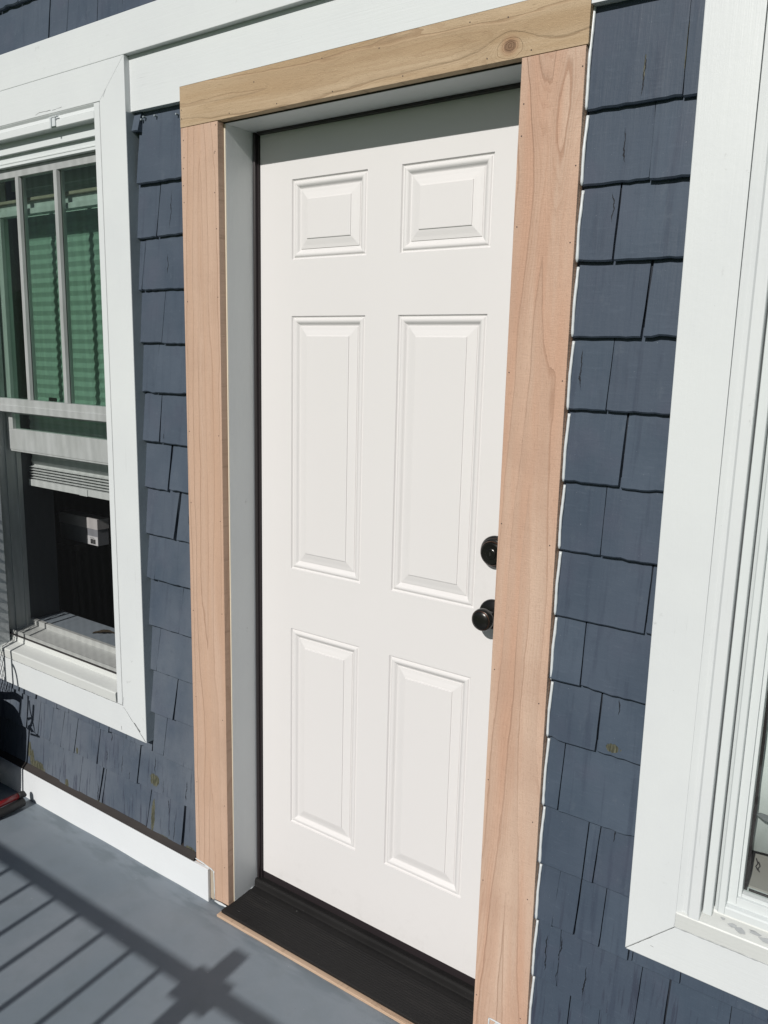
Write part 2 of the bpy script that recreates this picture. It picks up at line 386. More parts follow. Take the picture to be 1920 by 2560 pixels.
def prism(bm, pts, y0, y1, bev=0.0, axis='y'):
    """extrude a polygon given in (x, z) along y, or in (y, z) along x, or in (x, y) along z"""
    b = bmesh.new() if bev else bm
    mk = {'y': lambda p, t: (p[0], t, p[1]), 'x': lambda p, t: (t, p[0], p[1]), 'z': lambda p, t: (p[0], p[1], t)}[axis]
    A = [b.verts.new(mk(p, y0)) for p in pts]; B = [b.verts.new(mk(p, y1)) for p in pts]
    b.faces.new(A); b.faces.new(B[::-1]); n = len(pts)
    for i in range(n): b.faces.new([A[i], B[i], B[(i + 1) % n], A[(i + 1) % n]])
    bmesh.ops.recalc_face_normals(b, faces=b.faces[:])
    if bev:
        bmesh.ops.bevel(b, geom=b.edges[:], offset=bev, segments=1, affect='EDGES'); merge(bm, b)
    return bm
def tube(bm, pts, r, seg=10, caps=True):
    pts = [Vector(p) for p in pts]; rings = []
    for i, p in enumerate(pts):
        d = (pts[min(i + 1, len(pts) - 1)] - pts[max(i - 1, 0)]).normalized()
        a = d.cross(Vector((0.12, 0.3, 0.95))).normalized(); b = d.cross(a).normalized()
        rr = r[i] if isinstance(r, (list, tuple)) else r
        rings.append([bm.verts.new(p + a * rr * math.cos(t) + b * rr * math.sin(t)) for t in (2 * math.pi * k / seg for k in range(seg))])
    for A, B in zip(rings, rings[1:]):
        for k in range(seg): bm.faces.new([A[k], A[(k + 1) % seg], B[(k + 1) % seg], B[k]])
    if caps: bm.faces.new(rings[0][::-1]); bm.faces.new(rings[-1])
    return bm
def lathe(bm, cx, cz, prof, seg=48):
    """turned about the y axis; prof = (radius, y)"""
    rings = []
    for r, y in prof:
        if r <= 1e-6: rings.append([bm.verts.new((cx, y, cz))])
        else: rings.append([bm.verts.new((cx + r * math.cos(2 * math.pi * k / seg), y, cz + r * math.sin(2 * math.pi * k / seg))) for k in range(seg)])
    for A, B in zip(rings, rings[1:]):
        for k in range(seg):
            a, a2 = A[k % len(A)], A[(k + 1) % len(A)]; b, b2 = B[k % len(B)], B[(k + 1) % len(B)]
            vs = []
            for v in (a, a2, b2, b):
                if v not in vs: vs.append(v)
            if len(vs) > 2: bm.faces.new(vs)
    bmesh.ops.recalc_face_normals(bm, faces=bm.faces[:])
    return bm
def wob(x, z=0.0, s=1.0, seed=0.0): return noise.noise(Vector((x * s, z * s, seed)))
def board(x0, x1, z0, z1, y0, y1, amp=0.0006, seed=0.0, bev=0.0012, step=0.06):
    """a board whose long edges are not perfectly straight"""
    pts = []
    n = max(2, int((x1 - x0) / step)); m = max(2, int((z1 - z0) / step))
    f = lambda a, b: amp * wob(a, b, 9, seed)
    for i in range(n): x = x0 + (x1 - x0) * i / n; pts.append((x, z0 + f(x, z0)))
    for i in range(m): z = z0 + (z1 - z0) * i / m; pts.append((x1 + f(x1, z), z))
    for i in range(n): x = x1 - (x1 - x0) * i / n; pts.append((x, z1 + f(x, z1)))
    for i in range(m): z = z1 - (z1 - z0) * i / m; pts.append((x0 + f(x0, z), z))
    return prism(BM(), pts, y0, y1)
def bevel_long(bm, off=0.001):
    es = [e for e in bm.edges if len(e.link_faces) == 2 and e.calc_face_angle(0) > 0.9]
    bmesh.ops.bevel(bm, geom=es, offset=off, segments=2, affect='EDGES', profile=0.6); return bm

# ================================================================== SETTING
bm = BM()
nx, ny = 150, 60
xs = [-3.2 + 6.4 * i / nx for i in range(nx + 1)]; ys = [-1.92 + 1.86 * j / ny for j in range(ny + 1)]
G = {}
for i, x in enumerate(xs):
    for j, y in enumerate(ys):
        near = max(0.0, 1 - (-0.13 - y) / 0.13) if y < -0.13 else 1.0
        z = FZ + 0.0010 * wob(x, y, 2.3, 1) + near * near * (0.0035 * wob(x, y * 0.5, 5.0, 4) + 0.001)
        if x > -0.08 and x < 0.9: z = FZ
        G[i, j] = bm.verts.new((x, y, z))
for i in range(nx):
    for j in range(ny): bm.faces.new([G[i, j], G[i + 1, j], G[i + 1, j + 1], G[i, j + 1]])
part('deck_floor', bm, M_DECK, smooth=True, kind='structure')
bm = BM(); box(bm, -3.2, 3.2, -1.94, -0.06, FZ - 0.30, FZ - 0.006)
part('deck_base', bm, M_DECK, kind='structure')
bm = BM(); bmesh.ops.create_grid(bm, x_segments=1, y_segments=1, size=400)
for v in bm.verts: v.co.z = -0.9
part('ground', bm, M_GRASS, kind='structure')
bm = BM(); nx, ny = 60, 16; G = {}
for i in range(nx + 1):
    for j in range(ny + 1):
        x = -170 + 340 * i / nx; y = -18 - 110 * j / ny; u = j / ny
        G[i, j] = bm.verts.new((x, y, -0.92 + 17 * (u * u * (3 - 2 * u)) * (1 + 0.25 * wob(x, y, 0.03, 2)) + (0.9 * wob(x, y, 0.12, 5) if j else 0)))
for i in range(nx):
    for j in range(ny): bm.faces.new([G[i, j], G[i, j + 1], G[i + 1, j + 1], G[i + 1, j]])
part('hill', bm, M_GRASS, smooth=True, kind='structure')
# dim rooms behind the windows
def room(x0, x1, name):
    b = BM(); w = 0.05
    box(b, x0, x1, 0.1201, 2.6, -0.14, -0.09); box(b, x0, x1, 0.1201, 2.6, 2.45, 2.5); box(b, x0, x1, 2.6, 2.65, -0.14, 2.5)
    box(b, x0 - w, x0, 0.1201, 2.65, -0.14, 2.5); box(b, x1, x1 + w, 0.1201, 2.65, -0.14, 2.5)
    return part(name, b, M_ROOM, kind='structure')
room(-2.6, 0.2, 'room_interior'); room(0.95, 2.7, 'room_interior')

# ================================================================== SHINGLED WALL
wall = thing('shingled_wall', 'slate blue painted cedar shingle wall with white boards around the doorway and windows', 'wall', (0.4, -0.1, FZ))
W1 = (-1.179, -0.476, 0.443, 2.0975)      # left window rough opening
W2 = (1.2335, 1.8975, 0.455, 2.0975)
bm = BM()
ZB, ZT = -0.30, 2.95
for x0, x1, z0, z1 in ((-3.0, W1[0], ZB, ZT), (W1[0], W1[1], ZB, W1[2]), (W1[0], W1[1], W1[3], ZT), (W1[1], -0.036, ZB, ZT),
                       (-0.036, 0.798, 2.053, ZT), (-0.036, 0.798, ZB, -0.075), (0.798, W2[0], ZB, ZT), (W2[0], W2[1], ZB, W2[2]), (W2[0], W2[1], W2[3], ZT), (W2[1], 3.0, ZB, ZT)):
    box(bm, x0, x1, -0.100, 0.12, z0, z1)
part('wall_backing', bm, M_SHEATH, wall)

def shingle(x0, x1, zb, zt, dx=0.0, gap=0.0009, slant0=0.0, slant1=0.0, thick=None):
    """x0/x1 edges at the butt, slant = how much each edge leans right by the top"""
    b = BM(); w = x1 - x0 - 2 * gap
    if w < 0.004: b.free(); return
    n = max(3, min(12, int(w / 0.012))); k = random.random() * 50
    yb = -(thick or random.uniform(0.1150, 0.1192) + (0.002 if zb < 0.9 else 0)); yt = -random.uniform(0.1025, 0.1045)
    H = (zt - zb)
    cup = random.uniform(-0.0010, 0.0012); drop = random.uniform(-0.0024, 0.0024)
    rag = 1.0 if zb > 0.5 else 0.7
    m = 6
    rows = []; E2 = []
    chip = random.random() < 0.22; cu = random.random()
    for q in range(-1, m + 1):
        t = max(0, q) / m; row = []
        for i in range(n + 1):
            u = i / n
            xb_ = x0 + gap + w * u; xt = (x0 + gap + slant0) * (1 - u) + (x1 - gap + slant1) * u
            x = xb_ * (1 - t) + xt * t
            if i in (0, n): x += (0.0009 * wob(k, zb + t * H, 38, k) + 0.0005 * wob(k, zb + t * H, 130, k)) * (1 if i else -1) - (0.0006 if i else -0.0006) * (q <= 0)
            zz = drop + rag * (0.0018 * wob(xb_, k, 70, k) + 0.0013 * wob(xb_, k, 240, k))
            if chip: zz += 0.0045 * max(0, 1 - abs(u - cu) * n * 0.7)
            z = zb + (zz + 0.0024) * (1 - t) + t * (H + 0.018)
            y = yb + (yt - yb) * t + cup * (1 - (2 * u - 1) ** 2) * (1 - t) + 0.0005 * wob(xb_ * 1.5, z, 22, k)
            if q == -1: z -= 0.0030; y += 0.0032
            row.append(b.verts.new((x, y, z)))
            if q == -1: E2.append(b.verts.new((x, -0.1008, z + 0.0005)))
        rows.append(row)
    rows.insert(0, E2)
    for P_, Q_ in zip(rows, rows[1:]):
        for i in range(n): b.faces.new([P_[i], P_[i + 1], Q_[i + 1], Q_[i]])
    for s_ in (0, n):
        c = b.verts.new((rows[-1][s_].co.x, -0.1008, rows[-1][s_].co.z)); f = [r_[s_] for r_ in rows] + [c]
        b.faces.new(f if s_ == 0 else f[::-1])
    bmesh.ops.recalc_face_normals(b, faces=b.faces[:])
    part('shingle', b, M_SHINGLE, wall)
def course(xa, xb, zb, zt, joints=(), sa=0.0, sb=0.0):
    """joints: (x at top, x at butt, gap)"""
    J = [(xa, xa + sa, 0.0)] + [(j[1], j[0], j[2] if len(j) > 2 else 0.0009) for j in joints] + [(xb, xb + sb, 0.0)]
    J.sort()
    for (a, at, g0), (b, bt, g1) in zip(J, J[1:]):
        shingle(a + max(g0 * 1.15, 0.0004), b - max(g1 * 1.15, 0.0004), zb, zt, gap=0.0, slant0=at - a, slant1=bt - b)
def fill(xa, xb):
    out = []; x = xa + random.uniform(0.05, 0.14)
    while x < xb - 0.04: out.append((x + random.uniform(-.004, .004), x, random.uniform(0.0004, 0.0012))); x += random.uniform(0.06, 0.18)
    return out
# strip between the door casing and the right window
RZ = [2.112, 1.929, 1.803, 1.671, 1.538, 1.404, 1.268, 1.136, 1.002, 0.867, 0.7445, 0.592, 0.460, 0.327, 0.190, 0.052]
RJ = {1: [(1.062, 1.0651, .0005)], 2: [(1.018, 1.0209, .0005)], 3: [(.9699, .9672, .0016)], 4: [(1.0354, 1.0305, .0022)], 5: [(.9778, .975, .0006)], 6: [(1.0134, 1.0111, .0018)],
      7: [(.9842, .9848, .0009)], 8: [(1.0821, 1.0798, .0014)], 9: [(.9637, .9653, .0008)], 10: [(1.0062, 1.006, .0020)], 11: [(.9395, .9365, .0010)],
      12: [(1.0007, .9981, .0012), (1.0257, 1.0203, .0010)], 13: [(.9493, .9413, .0005), (.9948, .9905, .0012), (1.0472, 1.044, .0010)], }
for i in range(1, 14):
    course(0.8995, 1.103, RZ[i], RZ[i - 1], RJ[i])
course(0.8995, 2.30, RZ[14], RZ[13], [(.9579, .9617, .0007), (1.1319, 1.127, .0006), (1.186, 1.1834, .0020), (1.2981, 1.2975, .0008)] + fill(1.33, 2.25))
course(0.8995, 2.30, RZ[15], RZ[14], [(.9899, .9884, .0014), (1.0535, 1.0538, .0006), (1.12, 1.118)] + fill(1.16, 2.25))
course(1.106, 2.03, RZ[13], RZ[12] - 0.02, [(1.1126, 1.1119, .0006), (1.205, 1.205), (1.36, 1.362)] + fill(1.42, 1.98))
# strip between the left window and the door casing
LZ = [2.108, 1.923, 1.787, 1.654, 1.516, 1.383, 1.250, 1.120, 0.985, 0.855, 0.7165, 0.579, 0.445, 0.316, 0.1855, 0.047]
LJ = {1: [(-.352, -.345, .004)], 2: [(-.2489, -.2603, .0016)], 3: [(-.3137, -.3249, .0009)], 4: [(-.2401, -.2505, .0013)], 5: [(-.2726, -.2832, .0006)], 6: [(-.2681, -.2692, .0010)],
      7: [(-.2284, -.2395, .0042)], 8: [(-.1998, -.2174, .0040)], 9: [(-.2944, -.3056, .0006)], 10: [(-.1961, -.2085, .0013)], 11: [(-.2993, -.3118, .0006)], 12: [(-.2289, -.2417, .0016)],
      13: [(-.281, -.2906, .0013)]}
for i in range(2, 14):
    course(-0.3385 - 0.002, -0.1505, LZ[i], LZ[i - 1], LJ[i])
shingle(-0.333, -0.1505, LZ[1], 2.108, slant0=0.012)
shingle(-0.3405, -0.3120, 2.050, 2.112, thick=0.123)
# under the left window
course(-1.36, -0.3425, LZ[13], LZ[12] - 0.03, [(-.94, -.9463, .0030), (-.829, -.8288), (-.76, -.7605), (-.5958, -.5958, .0016), (-.5487, -.5487, .0006), (-.4649, -.4649, .0012), (-1.05, -1.055), (-1.17, -1.172)])
course(-1.36, -0.1505, LZ[14], LZ[13], [(-.8607, -.8765, .0012), (-.7965, -.8147, .0007), (-.7228, -.7382, .0014), (-.6048, -.6171, .0008), (-.4066, -.418, .0020), (-.9365, -.9465, .0005), (-1.0091, -1.012, .0008), (-1.052, -1.058), (-1.145, -1.16), (-1.25, -1.26)])
course(-1.36, -0.1505, LZ[15], LZ[14], [(-.8147, -.8354, .0012), (-.893, -.9094, .0006), (-.5952, -.6167, .0030), (-.5832, -.600, .0010), (-.3622, -.3806, .0016), (-.2128, -.2174, .0042), (-1.0164, -1.0351, .0008), (-1.1538, -1.1733), (-1.27, -1.28), (-.71, -.722, .0004)])
# above the white band
course(-1.45, 2.3, 2.320, 2.457, [(-.6872, -.694, .0022), (-.8259, -.838, .0004), (-.6017, -.6097, .0005), (-.4719, -.4763, .0012), (-.3707, -.3710, .0020), (-1.02, -1.03), (-1.2, -1.21), (-.24, -.245), (-.1, -.1)] + fill(0.0, 2.25))
for q in range(3): course(-1.45, 2.3, 2.457 + 0.133 * q, 2.590 + 0.133 * q, [(-.8205, -.826, .001), (-.925, -.929)] + fill(-.8, 2.25) if q == 0 else fill(-1.4, 2.25))
# left of the left window and right of the right window (edge of the picture)
course(-1.70, -1.362, LZ[15], LZ[14], [(-1.5, -1.505)])
for q in range(1, 15):
    course(-1.70, -1.238 if q < 13 else -1.362, LZ[q], LZ[q - 1], [(-1.54 + 0.05 * math.sin(q * 2.3), -1.545 + 0.05 * math.sin(q * 2.3)), (-1.39 + 0.03 * math.sin(q * 3.1), -1.392 + 0.03 * math.sin(q * 3.1))])
    if q < 14: course(2.036, 2.30, RZ[q], RZ[q - 1], [(2.16 + 0.05 * math.sin(q * 1.7), 2.16 + 0.05 * math.sin(q * 1.7))])
# nail heads on the top shingle
for x, z in ((-.2566, 2.0802), (-.1753, 2.0726), (-.309, 2.078), (-.300, 2.083)):
    b = BM(); lathe(b, x, z, [(0.0024, -0.106), (0.0024, -0.1165), (0.0, -0.1172)], 10); part('nail_head', b, M_NAVY, wall)

# white band, frieze
bm = prism(BM(), [(-1.7, 2.2305), (2.3, 2.2305), (2.3, 2.3270), (0.9, 2.3262), (-0.2, 2.3275), (-0.9, 2.3262), (-1.7, 2.327)], YT, -0.1001); bevel_long(bm, 0.0016)
part('band_board', bm, M_TRIM, wall, label='long white horizontal band board above the windows and door')
fr = [(-0.3388, 2.0985), (-0.1508, 2.0965), (-0.1508, 2.1290), (0.3, 2.1288), (0.8990, 2.1290), (0.8990, 2.0985), (1.0980, 2.0960), (1.0980, 2.2300), (-0.3388, 2.2300)]
bm = prism(BM(), fr, YC + 0.0004, -0.1001)
part('frieze_board', bm, M_TRIM, wall, label='white frieze board over the door, notched around the tan header')
# skirting
def skirting(x0, x1, end_open):
    b = BM()
    pts = []
    n = int((x1 - x0) / 0.04)
    for i in range(n + 1): x = x0 + (x1 - x0) * i / n; pts.append((x, FZ - 0.004 + 0.0018 * wob(x, 0, 11, 2)))
    for i in range(n + 1): x = x1 - (x1 - x0) * i / n; pts.append((x, 0.0375 + 0.0006 * wob(x, 0, 9, 5)))
    prism(b, pts, -0.1345, -0.1246 if end_open else -0.1246); return b
bm = skirting(-1.62, -0.0905, True); bevel_long(bm, 0.0012)
part('baseboard', bm, M_BASE, wall, label='white baseboard left of the door, lapping over the casing foot')
bm = skirting(0.8285, 2.30, True); bevel_long(bm, 0.0012)
part('baseboard', bm, M_BASE, wall, label='white baseboard right of the door, starting on the right casing')
bm = BM()
prism(bm, [(-0.1245, -0.12), (-0.1245, 0.0375), (-0.1001, 0.0375), (-0.1001, -0.12)], -1.62, -0.1512, axis='x')
prism(bm, [(-0.1245, -0.12), (-0.1245, 0.0375), (-0.1001, 0.0375), (-0.1001, -0.12)], 0.9002, 2.3, axis='x')
part('baseboard_packing', bm, M_STRIPBROWN, wall)
for xa, xb in ((-1.62, -0.1515), (0.9002, 2.30)):
    bm = BM(); n = 60; prev = None
    for i in range(n + 1):
        x = xa + (xb - xa) * i / n; w1 = 0.0012 * wob(x, 1, 20, 1)
        ring = [bm.verts.new((x, y, z)) for y, z in ((-0.1325, 0.0380), (-0.1325 + w1, 0.0425), (-0.1265, 0.0475 + w1), (-0.1180, 0.0560 + w1), (-0.1012, 0.0600), (-0.1012, 0.0380))]
        if prev:
            for k in range(6): bm.faces.new([prev[k], ring[k], ring[(k + 1) % 6], prev[(k + 1) % 6]])
        prev = ring
    bmesh.ops.recalc_face_normals(bm, faces=bm.faces[:])
    part('drip_strip', bm, M_STRIPBROWN, wall)

# ================================================================== DOOR FRAME
frame = thing('door_frame', 'unpainted cedar casing and white jambs around the white entry door', 'door frame', (0.38, -0.06, FZ))
def clipboard(pts, mat, label):
    b = prism(BM(), pts, YC, -0.1033); bevel_long(b, 0.0008)
    return part('casing_board', b, mat, frame, label=label)
clipboard([(-0.1497, -0.064), (-0.1497, 2.0340), (-0.0203, 2.0340), (-0.0196, 1.0), (-0.0185, -0.0525), (-0.050, -0.0535)], M_CEDAR_L, 'left upright casing of pinkish cedar')
clipboard([(0.7722, -0.0525), (0.7730, 1.0), (0.7720, 2.0340), (0.8945, 2.0340), (0.8965, 1.5), (0.8990, 0.6), (0.9035, -0.064)], M_CEDAR_R, 'right upright casing of cedar with wavy grain')
b = prism(BM(), [(-0.1500, 2.0350), (0.30, 2.0356), (0.8982, 2.0350), (0.8982, 2.1282), (0.30, 2.1278), (-0.1503, 2.1282)], YC - 0.0004, -0.1033); bevel_long(b, 0.0008)
hd = part('header_board', b, M_CEDAR_H, frame, label='tan header board with a knot near its right end')
# nail holes
nh = []
for z in (1.965, 1.94, 1.90, 1.86, 1.62, 1.29, 1.10, 0.80, 0.55, 0.29, 0.10, 2.005): nh.append((-0.1400 + random.uniform(-.004, .004), z)); nh.append((-0.030 + random.uniform(-.003, .004), z - 0.02 + random.uniform(-.05, .05)))
for z in (1.955, 1.90, 1.74, 1.47, 1.17, 0.86, 0.61, 0.37, 0.08): nh.append((0.778 + random.uniform(-.002, .003), z)); nh.append((0.8875 + random.uniform(-.004, .003), z + random.uniform(-.07, .05)))
nb = BM()
for x, z in nh: lathe(nb, x, z, [(0.0013, -0.1236), (0.0014, -0.12425), (0.0, -0.12435)], 8)
for x, z in ((-.145, 2.055), (-.145, 2.075), (0.02, 2.045), (0.17, 2.044), (0.33, 2.045), (0.51, 2.046), (0.70, 2.045), (0.1, 2.10), (0.30, 2.115), (0.45, 2.108), (0.66, 2.115), (0.79, 2.044), (0.74, 2.108)):
    lathe(nb, x, z, [(0.0013, -0.1238), (0.0014, -0.12465), (0.0, -0.12475)], 8)
part('nail_holes', nb, M_NAIL, frame, kind='stuff')
# jambs
JX0, JX1, JZ = -0.0159, 0.7775, 2.0320
JB = lambda y: -0.0435 - (0.0095) * (-(y + 0.035)) / 0.115
for side, xa, xb, lab in ((0, -0.0355, JX0, 'left side jamb, white, in shade'), (1, JX1, 0.797, 'right side jamb, mostly hidden behind the casing')):
    b = prism(BM(), [(-0.1015, -0.0515), (0.060, -0.040), (0.060, 2.052), (-0.1015, 2.052)], xa, xb, axis='x')
    part('side_jamb', b, M_TRIMV, frame, label=lab)
    b = BM()
    if side == 0: box(b, xa, xb - 0.0004, -0.1032, -0.1016, -0.050, 2.0312)
    else: box(b, xa + 0.0004, xb, -0.1032, -0.1016, -0.050, 2.0312)
    part('jamb_edge', b, M_CREAMEDGE, frame)
b = BM(); box(b, JX0 + 0.0003, JX1 - 0.0003, -0.1015, 0.060, JZ, 2.0525); part('head_jamb', b, M_TRIM, frame)
b = BM(); box(b, -0.035, 0.797, -0.1031, -0.1017, 2.0326, 2.052); part('jamb_edge', b, M_STRIPBROWN, frame)
# weatherstrip between jamb and door
b = BM(); prism(b, [(JX0 + .0003, -0.0105), (-0.0118, -0.0125), (-0.0088, -0.0105), (-0.0078, -0.0035), (-0.0030, -0.0045), (-0.0012, 0.002), (-0.0012, 0.02), (JX0 + .0003, 0.02)], -0.043, 2.0312, axis='z')
part('weatherstrip', b, M_GASKET, frame)
b = BM(); prism(b, [(JX1 - .0003, -0.0105), (0.7735, -0.0125), (0.7700, -0.0045), (0.7650, 0.002), (0.7650, 0.02), (JX1 - .0003, 0.02)], -0.043, 2.0312, axis='z')
part('weatherstrip', b, M_GASKET, frame)
b = BM(); prism(b, [(0.02, 2.0316), (-0.012, 2.0316), (-0.012, 2.0260), (-0.002, 2.0255), (0.02, 2.0250)], -0.0008, 0.765, axis='x'); part('weatherstrip', b, M_GASKET, frame)
# threshold
prof = [(-0.1500, -0.0590), (-0.1500, -0.0520), (-0.1490, -0.0512)]
y = -0.146; k = 0
while y < -0.046:
    base = -0.0512 + (y + 0.149) * 0.062
    prof += [(y, base), (y + 0.0012, base + 0.00045), (y + 0.0030, base + 0.00045), (y + 0.0042, base)]; y += 0.0070
prof += [(-0.040, -0.0450), (-0.0225, -0.0440), (-0.0215, -0.0400), (-0.0210, -0.0270), (-0.0200, -0.0235), (-0.0170, -0.0220), (-0.0120, -0.0220), (-0.0100, -0.0235), (-0.0020, -0.0240), (0.05, -0.0240), (0.05, -0.0590)]
b = prism(BM(), prof, JX0 + 0.0008, JX1 - 0.0006, axis='x')
# horns in front of the jambs
prism(b, [(-0.1499, -0.0588), (-0.1499, -0.0523), (-0.1485, -0.0515), (-0.1045, -0.0512), (-0.1045, -0.0588)], -0.0205, JX0 + 0.0006, axis='x')
prism(b, [(-0.1499, -0.0588), (-0.1499, -0.0523), (-0.1485, -0.0515), (-0.1045, -0.0512), (-0.1045, -0.0588)], JX1 - 0.0004, 0.782, axis='x')
part('threshold', b, M_BLACK, frame, label='black ribbed metal threshold')
b = BM(); prism(b, [(-0.0262, -0.1630), (0.79, -0.1630), (0.79, -0.10), (-0.0262, -0.10)], FZ - 0.003, -0.0592, axis='z', bev=0.0010)
part('sill_nosing', b, M_RAWWOOD, frame, label='bare wood strip under the black threshold')
b = BM(); box(b, -0.0008, 0.765, 0.0015, 0.03, -0.0235, 0.0015); part('door_sweep', b, M_GASKET, frame)

# caulk beads
def bead(pts, r0, name='caulk_bead', parent=frame, mat=None, seed=0.0, seg=6, amp=0.5):
    P, R = [], []
    for a, b2 in zip(pts, pts[1:]):
        a, b2 = Vector(a), Vector(b2); n = max(2, int((b2 - a).length / 0.006))
        for i in range(n): 
            p = a.lerp(b2, i / n); q = noise.noise(p * 45 + Vector((seed, 0, 0))); q2 = noise.noise(p * 140 + Vector((seed, 3, 0)))
            P.append(p + Vector((q * r0 * 0.16, 0, q * r0 * 0.1))); R.append(r0 * (1 + amp * q + min(amp, 0.35) * q2))
    P.append(Vector(pts[-1])); R.append(r0 * 0.6)
    b = tube(BM(), P, R, seg); return part(name, b, mat or M_CAULK, parent, smooth=True)
for i in range(1, 16):                                        # right side of the right casing, broken at each course
    zt = RZ[i - 1] - (0.007 if i > 1 else 0.012); zb = RZ[i] + 0.0005
    xo = 0.8945 + (2.03 - (zt + zb) / 2) * 0.0038
    bead([(xo + 0.0042, -0.1080, zt), (xo + 0.0036, -0.1150, (zt + zb) / 2), (xo + 0.0048, -0.1172, zb)], 0.0031, seed=i, amp=0.16)
bead([(-0.0905, -0.1262, 0.0400), (-0.0765, -0.1252, 0.0330)], 0.0016)
bead([(-0.1560, -0.1245, 0.0440), (-0.1200, -0.1250, 0.0415), (-0.0765, -0.1250, 0.0335)], 0.0018, seed=3)
bead([(-0.0760, -0.1248, 0.0335), (-0.0745, -0.1248, -0.01), (-0.0740, -0.1248, -0.0560)], 0.0018, seed=5, amp=0.9)
bead([(-0.0720, -0.1262, -0.0585), (-0.0500, -0.1262, -0.0580), (-0.0240, -0.1255, -0.0575)], 0.0022, seed=8, amp=1.2)
bead([(0.8120, -0.1250, 0.0390), (0.8500, -0.1255, 0.0400), (0.8980, -0.1255, 0.0400)], 0.0018, seed=9, amp=1.0)
bead([(0.8125, -0.1250, 0.0380), (0.8120, -0.1250, -0.0560)], 0.0018, seed=10, amp=1.0)
bead([(JX0 + 0.001, -0.103, -0.0500), (JX0 + 0.001, -0.06, -0.0475), (JX0 + 0.001, -0.012, -0.0445)], 0.0009, seed=12, amp=1.2)
b = BM(); box(b, -0.0890, -0.0765, -0.1249, -0.1242, -0.058, 0.0325); part('bare_patch', b, M_STRIPBROWN if False else M_RUST, frame)

# ================================================================== DOOR
door = thing('entry_door', 'white six panel entry door with dark knob and deadbolt', 'door', (0.381, 0.02, 0))
XA, XB, XC, XD = 0.1048, 0.3345, 0.4285, 0.6583
Z1, Z2, Z3, Z4, Z5, Z6 = 1.9126, 1.7242, 1.5889, 0.936, 0.7705, 0.1981
gx = [0.0, XA, XB, XC, XD, 0.762]; gz = [0.0, Z6, Z5, Z4, Z3, Z2, Z1, 2.026]
b = BM(); V = {}
def vv(x, y, z):
    k = (round(x, 5), round(y, 5), round(z, 5))
    if k not in V: V[k] = b.verts.new((x, y, z))
    return V[k]
for i in range(5):
    for j in range(7):
        if i in (1, 3) and j in (1, 3, 5): continue
        b.faces.new([vv(gx[i], 0, gz[j]), vv(gx[i + 1], 0, gz[j]), vv(gx[i + 1], 0, gz[j + 1]), vv(gx[i], 0, gz[j + 1])])
for (x0, z0, x1, z1) in ((0, 0, .762, 0), (.762, 0, .762, 2.026), (.762, 2.026, 0, 2.026), (0, 2.026, 0, 0)):
    b.faces.new([b.verts.new(p) for p in ((x0, 0, z0), (x1, 0, z1), (x1, .044, z1), (x0, .044, z0))])
b.faces.new([b.verts.new(p) for p in ((0, .044, 0), (.762, .044, 0), (.762, .044, 2.026), (0, .044, 2.026))])
part('door_slab', b, M_DOOR, door)
PROF = [(0.0000, 0.0000), (0.0012, 0.0022), (0.0026, 0.0042), (0.0042, 0.0046), (0.0058, 0.0040), (0.0075, 0.0020), (0.0095, 0.0010), (0.0120, 0.0008), (0.0145, 0.0014), (0.0170, 0.0030),
        (0.0195, 0.0056), (0.0215, 0.0072), (0.0238, 0.0080), (0.0250, 0.0080), (0.0252, 0.0064), (0.0330, 0.0052), (0.0420, 0.0032), (0.0478, 0.0022), (0.0482, 0.0004), (0.0494, 0.0000)]
def panel(x0, x1, z0, z1, lab):
    b = BM(); prev = None
    for o, y in PROF:
        r = [b.verts.new(p) for p in ((x0 + o, y, z0 + o), (x1 - o, y, z0 + o), (x1 - o, y, z1 - o), (x0 + o, y, z1 - o))]
        if prev:
            for k in range(4): b.faces.new([prev[k], prev[(k + 1) % 4], r[(k + 1) % 4], r[k]])
        prev = r
    b.faces.new(prev)
    part('door_panel', b, M_DOOR, door, label=lab)
for (x0, x1), s in (((XA, XB), 'left'), ((XC, XD), 'right')):
    panel(x0, x1, Z2, Z1, 'short top %s raised panel' % s); panel(x0, x1, Z4, Z3, 'tall middle %s raised panel' % s); panel(x0, x1, Z6, Z5, 'lower %s raised panel' % s)
# deadbolt
cx, cz = 0.7070, 1.0772
b = lathe(BM(), cx, cz, [(0.0365, -0.0002), (0.0365, -0.0040), (0.0345, -0.0075), (0.0325, -0.0085), (0.0325, -0.0120), (0.0305, -0.0150), (0.0285, -0.0160), (0.0280, -0.0200), (0.0262, -0.0225), (0.0, -0.0225)], 64)
db = part('deadbolt', b, M_BRONZE, door, smooth=False)
b = lathe(BM(), cx, cz, [(0.0240, -0.0222), (0.0240, -0.0250), (0.0225, -0.0262), (0.0170, -0.0255), (0.0125, -0.0250), (0.0120, -0.0270), (0.0105, -0.0278), (0.0, -0.0278)], 64)
part('lock_cylinder', b, M_BRONZE, db)
b = lathe(BM(), cx, cz, [(0.0276, -0.0201), (0.0270, -0.0216), (0.0262, -0.0226), (0.0258, -0.0222), (0.0258, -0.0200)], 64); part('worn_ring', b, M_COPPER, db)
b = lathe(BM(), cx, cz, [(0.0328, -0.0086), (0.0326, -0.0106), (0.0322, -0.0122)], 64); part('worn_ring', b, M_COPPER, db)
b = BM(); box(b, cx - .0008, cx + .0008, -0.0281, -0.0276, cz - .004, cz + .004); part('keyhole', b, M_INK, db)
